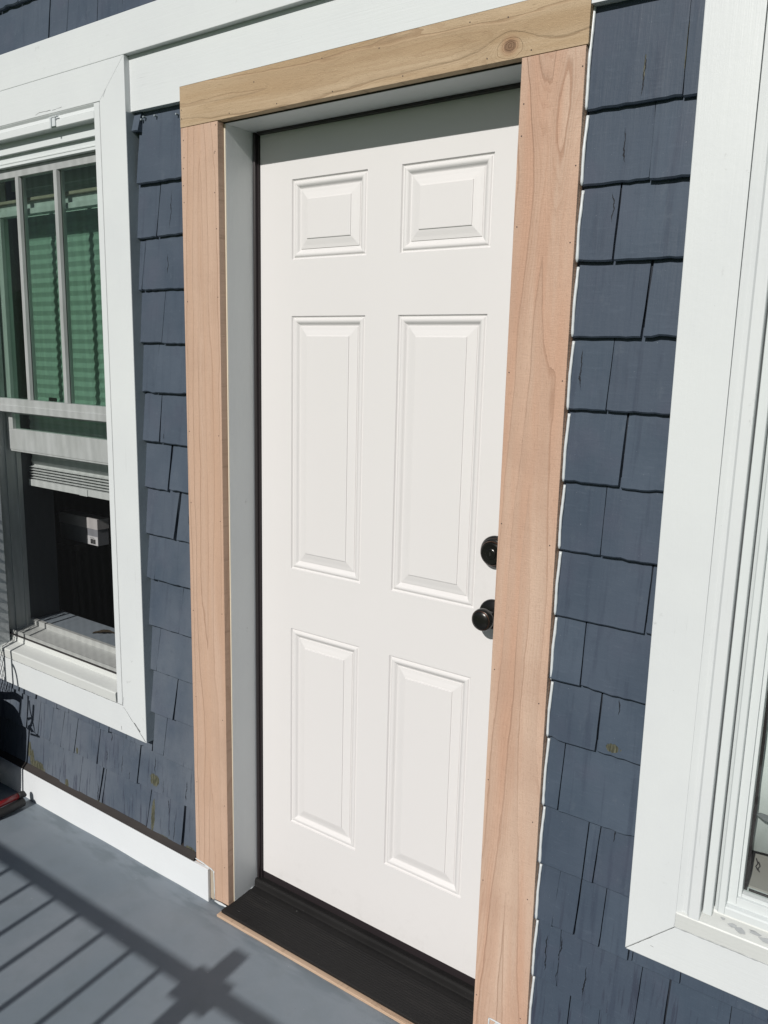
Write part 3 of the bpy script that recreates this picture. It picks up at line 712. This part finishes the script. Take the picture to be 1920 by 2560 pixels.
# knob
cx, cz = 0.7085, 0.9340
b = lathe(BM(), cx, cz, [(0.0345, -0.0002), (0.0345, -0.0030), (0.0330, -0.0060), (0.0300, -0.0080), (0.0200, -0.0100), (0.0150, -0.0120), (0.0, -0.0120)], 64); kn = part('door_knob', b, M_BRONZE, door, smooth=True)
b = lathe(BM(), cx, cz, [(0.0120, -0.0110), (0.0115, -0.0240), (0.0140, -0.0300), (0.0200, -0.0350), (0.0240, -0.0420), (0.0252, -0.0490), (0.0245, -0.0550), (0.0220, -0.0595), (0.0212, -0.0596), (0.0205, -0.0606), (0.0150, -0.0632), (0.0080, -0.0645), (0.0, -0.0648)], 64)
part('knob_grip', b, M_BRONZE, kn, smooth=True)
b = lathe(BM(), cx, cz, [(0.0216, -0.0597), (0.0210, -0.0602), (0.0205, -0.0604)], 64); part('worn_ring', b, M_COPPER, kn)

# ================================================================== WINDOWS
def mitred(win, x0, x1, z0, z1, w, y0, y1, stop_w, label_side, top_w=None):
    """four mitred trim boards and the thinner stop inside them; (x0..x1, z0..z1) is the outer edge of the trim"""
    tw = top_w or w; wl, wr, wb = w if isinstance(w, tuple) else (w, w, w)
    g = 0.0004
    L = [(x0, z0 + g), (x0 + wl, z0 + wb + g), (x0 + wl, z1 - tw), (x0, z1)]
    R = [(x1, z0 + g), (x1, z1), (x1 - wr, z1 - tw), (x1 - wr, z0 + wb + g)]
    B = [(x0 + g * 1.5, z0), (x1 - g * 1.5, z0), (x1 - wr - g * .5, z0 + wb), (x0 + wl + g * .5, z0 + wb)]
    T = [(x0, z1 + 0.0), (x0 + wl + .0002, z1 - tw), (x1 - wr - .0002, z1 - tw), (x1, z1)]
    for pts, nm, mt in ((L, 'left', M_TRIMV), (R, 'right', M_TRIMV), (B, 'bottom', M_TRIM), (T, 'top', M_TRIM)):
        b = prism(BM(), pts, y0, y1); bevel_long(b, 0.0012)
        part('trim_board', b, mt, win)
# ---- left window
win = thing('double_hung_window', 'left window in white trim, lower sash raised under three green tinted panes', 'window', (-0.83, -0.05, 0.35), group=None)
mitred(win, -1.235, -0.3392, 0.3530, 2.2298, (0.105, 0.1045, 0.0895), YT, -0.1001, 0.025, 'l', top_w=0.094)
# blue paint lapped onto the right edge of the trim
b = BM(); box(b, -0.3390, -0.3384, YT + 0.0014, -0.1002, 0.354, 2.0955); part('painted_edge', b, M_NAVY, win)
# stop inside the trim
b = BM(); prism(b, [(-0.4700, 0.4440), (-0.4472, 0.4440), (-0.4472, 2.1345), (-0.4700, 2.1345)], YT + 0.0008, -0.1001); bevel_long(b, 0.0008); part('stop_bead', b, M_TRIMV, win)
b = BM(); prism(b, [(-1.1292, 0.4440), (-1.1200, 0.4440), (-1.1200, 2.1345), (-1.1292, 2.1345)], YT + 0.0008, -0.1001); part('stop_bead', b, M_TRIMV, win)
# head: cove with flat edge below
prof = [(-0.1001, 2.1350), (-0.1392, 2.1350), (-0.1385, 2.1335), (-0.1330, 2.1280), (-0.1345, 2.1190), (-0.1385, 2.1172), (-0.1380, 2.1150), (-0.1395, 2.1140), (-0.1395, 2.0985), (-0.1380, 2.0970), (-0.1001, 2.0970)]
b = prism(BM(), prof, -1.1198, -0.4702, axis='x'); part('head_mould', b, M_TRIM, win)
prof = [(-0.1001, 2.0968), (-0.1125, 2.0968), (-0.1125, 2.0650), (-0.1000, 2.0650), (-0.1000, 2.0480), (-0.1015, 2.0465), (-0.1015, 2.0430), (-0.1000, 2.0415), (-0.1000, 2.0345), (-0.0985, 2.0335), (-0.02, 2.0335), (-0.02, 2.0968)]
b = prism(BM(), prof, -1.1785, -0.4765, axis='x'); part('head_frame', b, M_VINYL, win)
# little hook bracket on the head
b = BM(); box(b, -0.664, -0.640, -0.1435, -0.1396, 2.1000, 2.1225, 0.0008); box(b, -0.659, -0.6535, -0.1475, -0.1434, 2.0975, 2.1220, 0.0006); box(b, -0.667, -0.630, -0.1450, -0.1380, 2.1226, 2.1250, 0.0006)
part('hook_bracket', b, M_CAULK, win, label='small white bracket under the head trim')
# sill
prof = [(-0.1395, 0.4445), (-0.1410, 0.4720), (-0.1395, 0.4745), (-0.1370, 0.4755), (-0.0885, 0.4840), (-0.0885, 0.4930), (-0.0870, 0.4938), (-0.0870, 0.5060), (-0.0855, 0.5068), (-0.0855, 0.5190), (-0.0835, 0.5190), (-0.0835, 0.5045), (0.0, 0.5140), (0.0, 0.5330), (0.0120, 0.5330), (0.0120, 0.4445)]
b = prism(BM(), prof, -1.1780, -0.4770, axis='x')
part('window_sill', b, M_SILL, win)
b = BM(); box(b, -1.1775, -0.4775, 0.0122, 0.135, 0.500, 0.5262, 0.002); part('inner_sill', b, M_STOOL, win)
# side frame (jamb liners) with tracks
for s, xj in ((1, -1.1500), (-1, -0.5050)):
    b = BM(); X = lambda d: xj - s * d
    prism(b, [(X(0.028), -0.0999), (X(-0.008), -0.0999), (X(-0.008), -0.0890), (X(0), -0.0890), (X(0), -0.0580), (X(-0.006), -0.0580), (X(-0.006), -0.0540), (X(0), -0.0540), (X(0), -0.0200), (X(-0.006), -0.0200), (X(-0.006), -0.0120), (X(0), -0.0120), (X(0), 0.0), (X(0.028), 0.0)], 0.500, 2.0336, axis='z')
    part('jamb_liner', b, M_OLDVINYL, win)
    b = BM(); box(b, min(X(0.004), X(0.03)), max(X(0.004), X(0.028)), 0.0002, 0.1190, 0.5264, 2.05); part('inner_jamb', b, M_INNERJAMB, win)
b = BM(); box(b, -1.178, -0.477, -0.0198, 0.119, 2.0337, 2.0965); part('inner_head', b, M_INNERJAMB, win)
# upper sash
us = part('upper_sash', BM_ := (lambda: (lambda b: (box(b, -1.150, -0.505, -0.0850, -0.0600, 2.0070, 2.0330, 0.0008), prism(b, [(-0.0850, 1.3305), (-0.0850, 1.3085), (-0.0880, 1.3070), (-0.0880, 1.2870), (-0.0600, 1.2870), (-0.0600, 1.3305)], -1.150, -0.505, axis='x'),
      box(b, -1.1500, -1.1250, -0.0848, -0.0602, 1.3306, 2.0069), box(b, -0.5300, -0.5050, -0.0848, -0.0602, 1.3306, 2.0069), b)[-1])(BM()))(), M_OLDVINYL, win)
b = BM(); box(b, -1.1249, -0.5301, -0.0765, -0.0725, 1.3307, 2.0068); part('pane', b, M_GLASS, us)
for xm in (-0.9385, -0.7395):
    for y0, y1 in ((-0.0860, -0.0767), (-0.0723, -0.0600)):
        b = BM(); h = (y1 - y0); f = y0 if y0 < -0.08 else y1; k = y1 if y0 < -0.08 else y0
        prism(b, [(xm - 0.0105, k), (xm - 0.0080, f), (xm + 0.0080, f), (xm + 0.0105, k)], 1.3308, 2.0067, axis='z')
        part('muntin', b, M_OLDVINYL, us)
b = BM(); box(b, -1.149, -0.506, -0.0590, -0.0560, 1.2790, 1.2830); part('sash_bead', b, M_VINYL, us)
# lower sash, pushed up behind the upper one
b = BM(); box(b, -1.1350, -0.5060, -0.0520, -0.0250, 1.1560, 1.2260, 0.0010); box(b, -1.1350, -0.5060, -0.0500, -0.0270, 1.1500, 1.1558, 0.0006)
box(b, -1.1350, -0.5060, -0.0520, -0.0250, 1.9040, 1.9205, 0.0010); box(b, -1.1350, -0.5060, -0.0360, -0.0250, 1.9207, 1.9440, 0.0010)
box(b, -1.1350, -1.1010, -0.0518, -0.0252, 1.2261, 1.9039, 0.0006); box(b, -0.5390, -0.5060, -0.0518, -0.0252, 1.2261, 1.9039, 0.0006)
ls = part('lower_sash', b, M_OLDVINYL, win)
b = BM(); box(b, -1.1350, -0.5060, -0.0480, -0.0240, 1.9442, 1.9530, 0.0010); part('sash_strip', b, M_RUST, ls)
b = BM(); box(b, -1.1009, -0.5391, -0.0405, -0.0365, 1.2262, 1.9038); part('pane', b, M_GLASS, ls)
b = BM(); box(b, -0.872, -0.832, -0.0600, -0.0555, 1.3290, 1.3420, 0.002); part('sash_latch', b, M_BLACK, us)

# insect screen in the outer track
t = NT('insect_screen'); t.t.nodes.remove(t.b); out = [n for n in t.t.nodes if n.type == 'OUTPUT_MATERIAL'][0]
tr = t.n('ShaderNodeBsdfTransparent'); df = t.n('ShaderNodeBsdfDiffuse'); df.inputs[0].default_value = (0.016, 0.017, 0.018, 1)
mx = t.n('ShaderNodeMixShader')
w1 = t.n('ShaderNodeTexWave', wave_type='BANDS', bands_direction='DIAGONAL'); w1.inputs['Scale'].default_value = 11; w1.inputs['Distortion'].default_value = 3.5; w1.inputs['Detail'].default_value = 1
t.l(t.map((1.4, 0.0, 0.12)), w1.inputs['Vector'])
t.l(t.g(w1.outputs['Fac'], 0.0, 1.0, 0.21, 0.27), mx.inputs[0]); t.l(tr.outputs[0], mx.inputs[1]); t.l(df.outputs[0], mx.inputs[2]); t.l(mx.outputs[0], out.inputs[0])
M_SCREEN = t.m
b = BM(); vs = [b.verts.new(p) for p in ((-1.1415, -0.0925, 0.5080), (-0.5135, -0.0925, 0.5080), (-0.5135, -0.0925, 2.0325), (-1.1415, -0.0925, 2.0325))]; b.faces.new(vs)
sc_ = part('insect_screen', b, M_SCREEN, win)
b = BM(); box(b, -1.1415, -0.5135, -0.0950, -0.0905, 0.5060, 0.5100); part('screen_edge', b, M_GASKET, sc_)

# pleated shade hanging inside
sh = thing('pleated_shade', 'white pleated shade hanging inside the left window, bunched at its lower end', 'window shade', (-0.84, 0.04, 1.02))
b = BM(); zs = []; z = 1.0435
while z < 1.090: zs.append(z); z += 0.0048
while z < 2.02: zs.append(z); z += 0.0150
prev = None
for i, z in enumerate(zs):
    y = 0.0325 if i % 2 else 0.0380
    if z < 1.09: y = 0.022 if i % 2 else 0.050
    cur = [b.verts.new((-1.142, y, z)), b.verts.new((-0.512, y, z))]
    if prev: b.faces.new([prev[0], prev[1], cur[1], cur[0]])
    prev = cur
o = part('pleated_fabric', b, M_SHADE, sh); md = o.modifiers.new('thickness', 'SOLIDIFY'); md.thickness = 0.0006
b = BM(); box(b, -1.143, -0.511, 0.020, 0.052, 1.0200, 1.0425, 0.001); part('bottom_rail', b, M_SHADE, sh)
b = BM(); box(b, -0.845, -0.802, 0.0165, 0.0198, 1.0195, 1.0420, 0.0006); part('rail_clip', b, M_SHADE, sh)
b = BM(); box(b, -1.143, -0.511, 0.018, 0.056, 2.000, 2.033, 0.001); part('head_rail', b, M_SHADE, sh)

# carton inside the room
bx = thing('storage_carton', 'small white and grey carton with a barcode label inside the dark room', 'box', (-1.2, 0.28, 0.70))
b = BM(); box(b, -1.3300, -1.0870, 0.2500, 0.3010, 0.8285, 0.8690); part('carton_lid', b, M_BOX, bx)
b = BM(); box(b, -1.3270, -1.0890, 0.2520, 0.2990, 0.7660, 0.8282); part('carton_body', b, M_BOXG, bx)
b = BM(); box(b, -1.1585, -1.0893, 0.2512, 0.2519, 0.7665, 0.8000); st = part('carton_label', b, M_STICK, bx)
random.seed(3); x = -1.1340; b = BM()
while x < -1.104: w = random.choice((0.0007, 0.0012, 0.0018)); box(b, x, x + w, 0.2506, 0.2511, 0.7710, 0.7890); x += w + random.choice((0.0008, 0.0013))
for i in range(6): box(b, -1.136 + i * 0.0045, -1.1335 + i * 0.0045, 0.2506, 0.2511, 0.7925, 0.7940)
part('barcode', b, M_INK, st)
b = BM(); box(b, -1.80, -1.165, 0.20, 0.50, 0.740, 0.7650, 0.002); box(b, -1.79, -1.76, 0.21, 0.49, -0.09, 0.7398); box(b, -1.20, -1.17, 0.21, 0.49, -0.09, 0.7398)
tag(part('side_table', b, simple('black_laminate', (0.008, 0.008, 0.008), 0.6)), 'black side table under the carton in the dark room', 'table')

# dead leaf on the inner sill
b = BM(); rows = []
for i in range(15):
    u = i / 14; x = -0.856 + 0.064 * u; yc = 0.050 + 0.048 * u ** 0.8; w = 0.0100 * math.sin(math.pi * min(1, u * 1.1 + 0.02)) * (1 + 0.4 * wob(u, 0, 9)) + 0.0008
    zc = 0.5275 + 0.006 * math.sin(math.pi * u) + 0.002 * wob(u, 2, 8)
    rows.append([b.verts.new((x - w * .6, yc + w, zc + 0.004)), b.verts.new((x, yc, zc)), b.verts.new((x + w * .6, yc - w, zc + 0.0035 + 0.002 * wob(u, 1, 13)))])
for A, B in zip(rows, rows[1:]):
    for k in range(2): b.faces.new([A[k], A[k + 1], B[k + 1], B[k]])
lf = tag(part('dried_leaf', b, M_LEAF), 'curled brown dead leaf lying on the inner sill of the left window', 'leaf')
md = lf.modifiers.new('thickness', 'SOLIDIFY'); md.thickness = 0.0006

def crack(pts, w, y, parent, mat, seed=0.0, name='paint_crack', amp=0.0016):
    b = BM(); prev = None
    for (ax, az), (bx_, bz) in zip(pts, pts[1:]):
        L = math.hypot(bx_ - ax, bz - az); n = max(2, int(L / 0.004)); nx_, nz_ = -(bz - az) / L, (bx_ - ax) / L
        for i in range(n + 1):
            u = i / n; x = ax + (bx_ - ax) * u; z = az + (bz - az) * u; o = amp * wob(x + z, z, 60, seed) + amp * .5 * wob(x - z, z, 210, seed)
            h = w * (0.25 + 0.9 * abs(wob(x + z, x, 45, seed + 5)))
            cur = [b.verts.new((x + nx_ * (o + h), y, z + nz_ * (o + h))), b.verts.new((x + nx_ * (o - h), y, z + nz_ * (o - h)))]
            if prev: b.faces.new([prev[0], prev[1], cur[1], cur[0]])
            prev = cur
    bmesh.ops.recalc_face_normals(b, faces=b.faces[:])
    return part(name, b, mat, parent)
M_CRACK = simple('dark_crack', (0.05, 0.05, 0.05), 0.9)
M_GREYSEAM = simple('grey_seam_caulk', (0.42, 0.44, 0.45), 0.6, bump=0.3, var=0.15)
crack([(-1.12, 0.4432), (-0.44, 0.4436)], 0.0009, YT - 0.0003, win, M_CRACK, 1)
crack([(-0.4440, 0.4440), (-0.4385, 0.4725)], 0.0008, YT - 0.0003, win, M_CRACK, 2, amp=0.0008)
crack([(-0.4420, 0.4400), (-0.3425, 0.3560)], 0.0009, YT - 0.0003, win, M_CRACK, 3, amp=0.0009)
crack([(-0.392, 0.402), (-0.366, 0.381)], 0.0030, YT - 0.0004, win, M_CRACK, 4, amp=0.0006)
crack([(-0.4280, 2.1430), (-0.4160, 2.1610)], 0.0008, YT - 0.0003, win, M_CRACK, 5, amp=0.0006)
crack([(-0.735, 2.1430), (-0.700, 2.1455), (-0.662, 2.1440)], 0.0010, YT - 0.0003, win, M_CRACK, 6, amp=0.0020)
crack([(-0.655, 2.1425), (-0.61, 2.1450)], 0.0005, YT - 0.0003, win, M_CRACK, 7)
crack([(-0.455, 0.362), (-0.455, 0.374)], 0.0016, YT - 0.0003, win, M_CRACK, 8)
bead([(-0.4457, -0.1388, 0.447), (-0.4457, -0.1386, 2.133)], 0.0016, name='seam_caulk', parent=win, mat=M_GREYSEAM, amp=0.25)
# ---- right window
w2 = thing('framed_window', 'right window in white trim with a curtain behind its glass, cut off by the frame', 'window', (1.57, -0.05, 0.36))
X0, X1 = 1.0955, 2.032
g = 0.0007
for pts, mt in (([(1.1022, 0.3690 + g), (1.1900, 0.4560 + g), (1.1872, 2.135), (1.0940, 2.2298)], M_TRIMV), ([(X1, 0.3690 + g), (X1, 2.2298), (1.941, 2.135), (1.941, 0.4560 + g)], M_TRIMV),
                ([(1.1030, 0.3690), (X1 - g, 0.3690), (1.941 - g, 0.4560), (1.1907, 0.4560)], M_TRIM), ([(1.0942, 2.2298), (1.1875, 2.1352), (1.9408, 2.1352), (X1, 2.2298)], M_TRIM)):
    b = prism(BM(), pts, YT, -0.1001); bevel_long(b, 0.0014); part('trim_board', b, mt, w2)
for s in (0, 1):
    mx = (lambda x: x) if s == 0 else (lambda x: 3.131 - x)
    def pz(pts, z0, z1, mat, nm): part(nm, prism(BM(), [(mx(x), y) for x, y in pts], z0, z1, axis='z'), mat, w2)
    pz([(1.1892, -0.1001), (1.1892, -0.1385), (1.1950, -0.1360), (1.2010, -0.1330), (1.2080, -0.1345), (1.2125, -0.1395), (1.2300, -0.1395), (1.2310, -0.1380), (1.2310, -0.1001)], 0.4870, 2.1348, M_TRIMV, 'stop_bead')
    pz([(1.2312, -0.1001), (1.2335, -0.1001), (1.2335, -0.1265), (1.2345, -0.1275), (1.2480, -0.1275), (1.2490, -0.1265), (1.2490, -0.1001)], 0.4990, 2.09, M_VINYL, 'frame_upright')
    pz([(1.2492, -0.0990), (1.2510, -0.0990), (1.2510, -0.1130), (1.2560, -0.1160), (1.2580, -0.1185), (1.2680, -0.1185), (1.2690, -0.1170), (1.2690, -0.0990)], 0.5060, 2.05, M_VINYL, 'frame_upright')
prof = [(-0.1001, 0.4565), (-0.1385, 0.4565), (-0.1400, 0.4850), (-0.1385, 0.4875), (-0.1355, 0.4885), (-0.1100, 0.4975), (-0.1060, 0.5060), (-0.1001, 0.5060)]
b = prism(BM(), prof, 1.1895, 1.9400, axis='x'); part('window_sill', b, M_SILL, w2)
b = BM(); pr = [(-0.0600, 0.5062), (-0.1185, 0.5062), (-0.1185, 0.5190), (-0.1160, 0.5215), (-0.1050, 0.5230), (-0.1050, 0.5260), (-0.0600, 0.5260)]
prism(b, pr, 1.2692, 1.8600, axis='x'); part('frame_base', b, M_VINYL, w2)
crack([(1.1040, 0.3700), (1.1900, 0.4560)], 0.0007, YT - 0.0003, w2, M_CRACK, 11, amp=0.0007)
crack([(1.1895, 0.4562), (1.940, 0.4562)], 0.0019, YT - 0.0003, w2, M_GREYSEAM, 12, amp=0.0008)
crack([(1.1898, 0.4580), (1.1905, 0.4860)], 0.0006, YT - 0.0003, w2, M_GREYSEAM, 13)
crack([(1.150, 0.398), (1.156, 0.397)], 0.0007, YT - 0.0003, w2, M_CRACK, 14)
# peeling paint flakes on the sill
random.seed(11)
b = BM()
for cx, cy, r in ((1.285, -0.124, 0.008), (1.300, -0.127, 0.011), (1.322, -0.121, 0.010), (1.345, -0.127, 0.012), (1.268, -0.118, 0.005)):
    c = [(cx + r * random.uniform(.6, 1.3) * math.cos(a), cy + r * 0.45 * random.uniform(.6, 1.3) * math.sin(a)) for a in (k * math.pi / 4 for k in range(8))]
    A = [b.verts.new((x, y, 0.4885 + (y + 0.1355) * 0.353 + 0.0010 + random.uniform(0, 0.0012))) for x, y in c]; b.faces.new(A)
bmesh.ops.recalc_face_normals(b, faces=b.faces[:])
fl = part('paint_flakes', b, M_GREYSEAM, w2, kind='stuff'); md = fl.modifiers.new('thickness', 'SOLIDIFY'); md.thickness = 0.0005
sx0, sx1 = 1.2694, 1.8590
b = BM()
for x0, x1, z0, z1 in ((sx0, sx0 + 0.0150, 0.5262, 2.03), (sx1 - 0.015, sx1, 0.5262, 2.03), (sx0 + 0.0152, sx1 - 0.0152, 0.5262, 0.5400), (sx0 + 0.0152, sx1 - 0.0152, 2.01, 2.03)):
    box(b, x0, x1, -0.1060, -0.0650, z0, z1, 0.0008)
for x0, x1, z0, z1 in ((sx0 + .0152, sx0 + 0.0215, 0.5402, 2.0098), (sx1 - 0.0215, sx1 - .0152, 0.5402, 2.0098), (sx0 + 0.0217, sx1 - 0.0217, 0.5402, 0.5470)):
    box(b, x0, x1, -0.1000, -0.0700, z0, z1, 0.0006)
s2 = part('sash', b, M_VINYL, w2)
b = BM(); box(b, sx0 + 0.0217, sx1 - 0.0217, -0.0880, -0.0840, 0.5472, 2.0096); part('pane', b, M_GLASS2, s2)
b = BM(); n = 40
A = []
for i in range(n + 1):
    z = 0.5474 + 1.46 * i / n; w = 0.0055 + 0.0015 * wob(z, 0, 20) + (0.003 * wob(z, 0, 90) if z < 0.72 else 0)
    A.append((z, w))
pts = [(sx0 + 0.0219, A[0][0])] + [(sx0 + 0.0219 + w, z) for z, w in A] + [(sx0 + 0.0219, A[-1][0])]
prism(b, pts, -0.0838, -0.0820); box(b, sx0 + 0.03, sx1 - 0.022, -0.0838, -0.0820, 0.5474, 0.5520)
part('glazing_gasket', b, M_GASKET, s2)
b = BM(); tube(b, [(1.305, -0.08, 0.614), (1.309, -0.081, 0.606), (1.306, -0.08, 0.598), (1.310, -0.08, 0.592)], 0.0012, 6)
part('gasket_end', b, M_GASKET, s2)
b = BM(); prism(b, [(1.297, 0.700), (1.303, 0.7035), (1.36, 0.700), (1.52, 0.698), (1.52, 0.690), (1.36, 0.688), (1.31, 0.6925)], -0.0815, -0.0780); part('dash_bar', b, simple('grey_dash', (0.16, 0.17, 0.18), 0.5, var=0.3), s2)  # thin grey bar added to stand in for a dark dash behind the glass
b = BM(); box(b, 1.24, 1.93, -0.0600, 0.12, 0.50, 0.5440); box(b, 1.236, 1.2690, -0.0640, 0.12, 0.544, 2.04); box(b, 1.8595, 1.94, -0.0640, 0.12, 0.544, 2.04); part('inner_reveal', b, simple('worn_inner_sill', (0.40, 0.38, 0.36), 0.6, var=0.2), w2)
ct = BM(); n = 120; rows = []
for i in range(n + 1):
    x = 1.272 + 0.58 * i / n; y = -0.030 + 0.006 * math.sin(x * 48 + 1.5 * math.sin(x * 21)) + 0.0015 * math.sin(x * 120)
    rows.append([ct.verts.new((x, y + 0.004 * wob(x, z, 9, 3), z)) for z in (0.5950 + 0.003 * math.sin(x * 40), 0.8, 1.1, 1.6, 2.02)])
for A, B in zip(rows, rows[1:]):
    for k in range(4): ct.faces.new([A[k], B[k], B[k + 1], A[k + 1]])
o = tag(part('curtain', ct, M_CURT, smooth=True), 'white curtain hanging behind the glass of the right window', 'curtain')
md = o.modifiers.new('thickness', 'SOLIDIFY'); md.thickness = 0.0008

# ================================================================== DECK RAILING (its shadow falls on the floor)
ra = thing('deck_railing', 'black metal deck railing facing the door, seen only by its shadow on the floor', 'railing', (0.273, -1.80, FZ))
RY = -1.797
b = BM(); box(b, -3.1, 3.1, RY - 0.016, RY + 0.016, FZ + 0.906, FZ + 0.926, 0.003); part('top_rail', b, M_RAIL, ra)
b = BM(); box(b, -3.1, 3.1, RY - 0.014, RY + 0.014, FZ + 0.09, FZ + 0.115, 0.003); part('bottom_rail', b, M_RAIL, ra)
posts = [0.273 - 1.845, 0.273, 0.273 + 1.845]
for px in posts:
    b = BM(); box(b, px - 0.026, px + 0.026, RY - 0.026, RY + 0.026, FZ, FZ + 0.995, 0.004); p = part('post', b, M_RAIL, ra)
    b = BM(); box(b, px - 0.062, px - 0.0262, RY - 0.024, RY + 0.024, FZ + 0.885, FZ + 0.9345, 0.003); part('rail_bracket', b, M_RAIL, p)
    b = BM(); box(b, px + 0.0262, px + 0.062, RY - 0.024, RY + 0.024, FZ + 0.885, FZ + 0.9345, 0.003); part('rail_bracket', b, M_RAIL, p)
b = BM(); tube(b, [(0.135, RY, FZ + 0.112), (0.135, RY, FZ + 0.908)], 0.0092, 8); bal0 = part('baluster', b, M_RAIL, ra)
xsb = []
for px in posts:
    xsb += [px - 0.138 - 0.1155 * k for k in range(14)]
    if px == posts[-1]: xsb += [px + 0.138 + 0.1155 * k for k in range(7)]
for x in xsb:
    if abs(x - 0.135) < 0.001 or not -3.05 < x < 3.05: continue
    o = bal0.copy(); C.objects.link(o); o.location.x = bal0.location.x + (x - 0.135)

# ================================================================== PATIO CHAIR at the far left, unseen parts shaped to match its shadows
ch = thing('mesh_patio_chair', 'black mesh patio chair guessed from its shadows, only its red tube foot in view beside the left baseboard', 'chair', (-1.35, -0.40, FZ))
sx = lambda x, dy: x + 0.09 * dy
CY = -0.22; dW = CY * -1 + YT  # distance in y between the chair back and the trim face
b = BM(); px, pz = 0.0160, 0.036; x0, x1, z0, z1 = -1.72, -1.090, 0.345, 0.98
def clipseg(ax, az, bx_, bz):
    t0, t1 = 0.0, 1.0; dx, dz = bx_ - ax, bz - az
    for p, q in ((-dx, ax - x0), (dx, x1 - ax), (-dz, az - z0), (dz, z1 - az)):
        if p == 0: 
            if q < 0: return None
            continue
        r = q / p
        if p < 0: t0 = max(t0, r)
        else: t1 = min(t1, r)
    return None if t0 >= t1 else ((ax + dx * t0, az + dz * t0), (ax + dx * t1, az + dz * t1))
def strand(p, q, w=0.0015):
    d = Vector((q[0] - p[0], 0, q[1] - p[1])).normalized(); n_ = Vector((d.z, 0, -d.x)) * w
    v = [b.verts.new(Vector((a[0], yy, a[1])) + s * n_) for a in (p, q) for s in (1, -1) for yy in (CY - 0.0006, CY + 0.0006)]
    for f in ((0, 1, 3, 2), (4, 6, 7, 5), (0, 4, 5, 1), (2, 3, 7, 6), (0, 2, 6, 4), (1, 5, 7, 3)): b.faces.new([v[i] for i in f])
kk = (z1 - z0) * px / pz; n = int((x1 - x0 + kk) / px) + 2
for i in range(-1, n):
    for s in (1, -1):
        xa = x0 - kk + i * px if s > 0 else x0 + i * px
        c = clipseg(xa, z0, xa + s * kk, z1)
        if c: strand(*c)
part('back_mesh', b, M_CHAIR, ch, kind='stuff')
def bar(pts, r, nm='frame_tube', mat=None): return part(nm, tube(BM(), pts, r, 10), mat or M_CHAIR, ch, smooth=True)
def arc(P, n=10):
    out = []
    for a, c, b_ in P:
        for i in range(n + 1):
            u = i / n; out.append(Vector(a) * (1 - u) ** 2 + Vector(c) * 2 * u * (1 - u) + Vector(b_) * u * u)
    return out
bar([(-1.086, CY, 0.36), (-1.084, CY, 0.96), (-1.12, CY, 0.99), (-1.70, CY, 0.99), (-1.72, CY, 0.96), (-1.72, CY, 0.36)], 0.0052)
bar([(-1.040, CY, 0.36), (-1.040, CY, 1.02)], 0.0048)
bar(arc([((-1.040, CY, 0.478), (-1.014, CY, 0.470), (-1.009, CY, 0.40)), ((-1.009, CY, 0.40), (-1.001, CY, 0.33), (-1.012, CY, 0.257)), ((-1.012, CY, 0.257), (-1.017, CY, 0.16), (-1.03, -0.46, -0.06))]), 0.0048)
bar(arc([((-1.40, CY, 0.315), (-1.20, CY, 0.320), (-1.11, CY, 0.352)), ((-1.11, CY, 0.352), (-1.085, CY, 0.362), (-1.048, CY, 0.352))]), 0.0125)
bar([(-1.050, CY, 0.365), (-1.055, CY, 0.30), (-1.068, CY, 0.20)], 0.0055)
TY = -0.27
bar([(-0.992, TY, 0.395), (-0.985, TY, 0.36), (-0.960, TY, 0.31), (-0.944, TY, 0.276), (-1.000, TY, 0.270)], 0.0034)
bar([(-0.966, TY, 0.385), (-0.967, TY, 0.33), (-0.985, TY, 0.29)], 0.0060)
bar([(-0.995, TY, 0.325), (-0.975, TY, 0.335), (-0.972, TY, 0.31), (-0.992, TY, 0.295)], 0.0050)
bar([(-0.998, TY, 0.285), (-0.975, TY, 0.292), (-0.950, TY, 0.277)], 0.0065)
# rounded black seat body, unseen, shaped to cast the solid lower shadow
b = BM(); prof = []
for i in range(9): a = math.pi / 2 * i / 8; prof.append((-1.115 + 0.090 * math.sin(a), 0.245 + 0.095 * math.cos(a)))
prof += [(-1.025, 0.16), (-1.035, 0.06), (-1.050, 0.0), (-1.70, 0.0), (-1.70, 0.34), (-1.2, 0.345)]
prism(b, prof, -0.60, -0.25); part('seat_pad', b, M_FABRIC, ch)
bar([(-1.02, -0.60, -0.0), (-0.97, -0.34, -0.0445), (-0.962, -0.25, -0.0450), (-0.968, -0.176, -0.0450)], 0.0155, 'runner_sleeve', M_RUBBER)
bar([(-1.03, -0.60, 0.02), (-0.984, -0.34, -0.020), (-0.976, -0.26, -0.0225), (-0.980, -0.185, -0.0225)], 0.0110, 'runner_tube', M_RED)
bar([(-0.980, -0.188, -0.0225), (-0.982, -0.168, -0.0250), (-0.984, -0.158, -0.035)], [0.0122, 0.0122, 0.006], 'tube_cap', M_RUBBER)
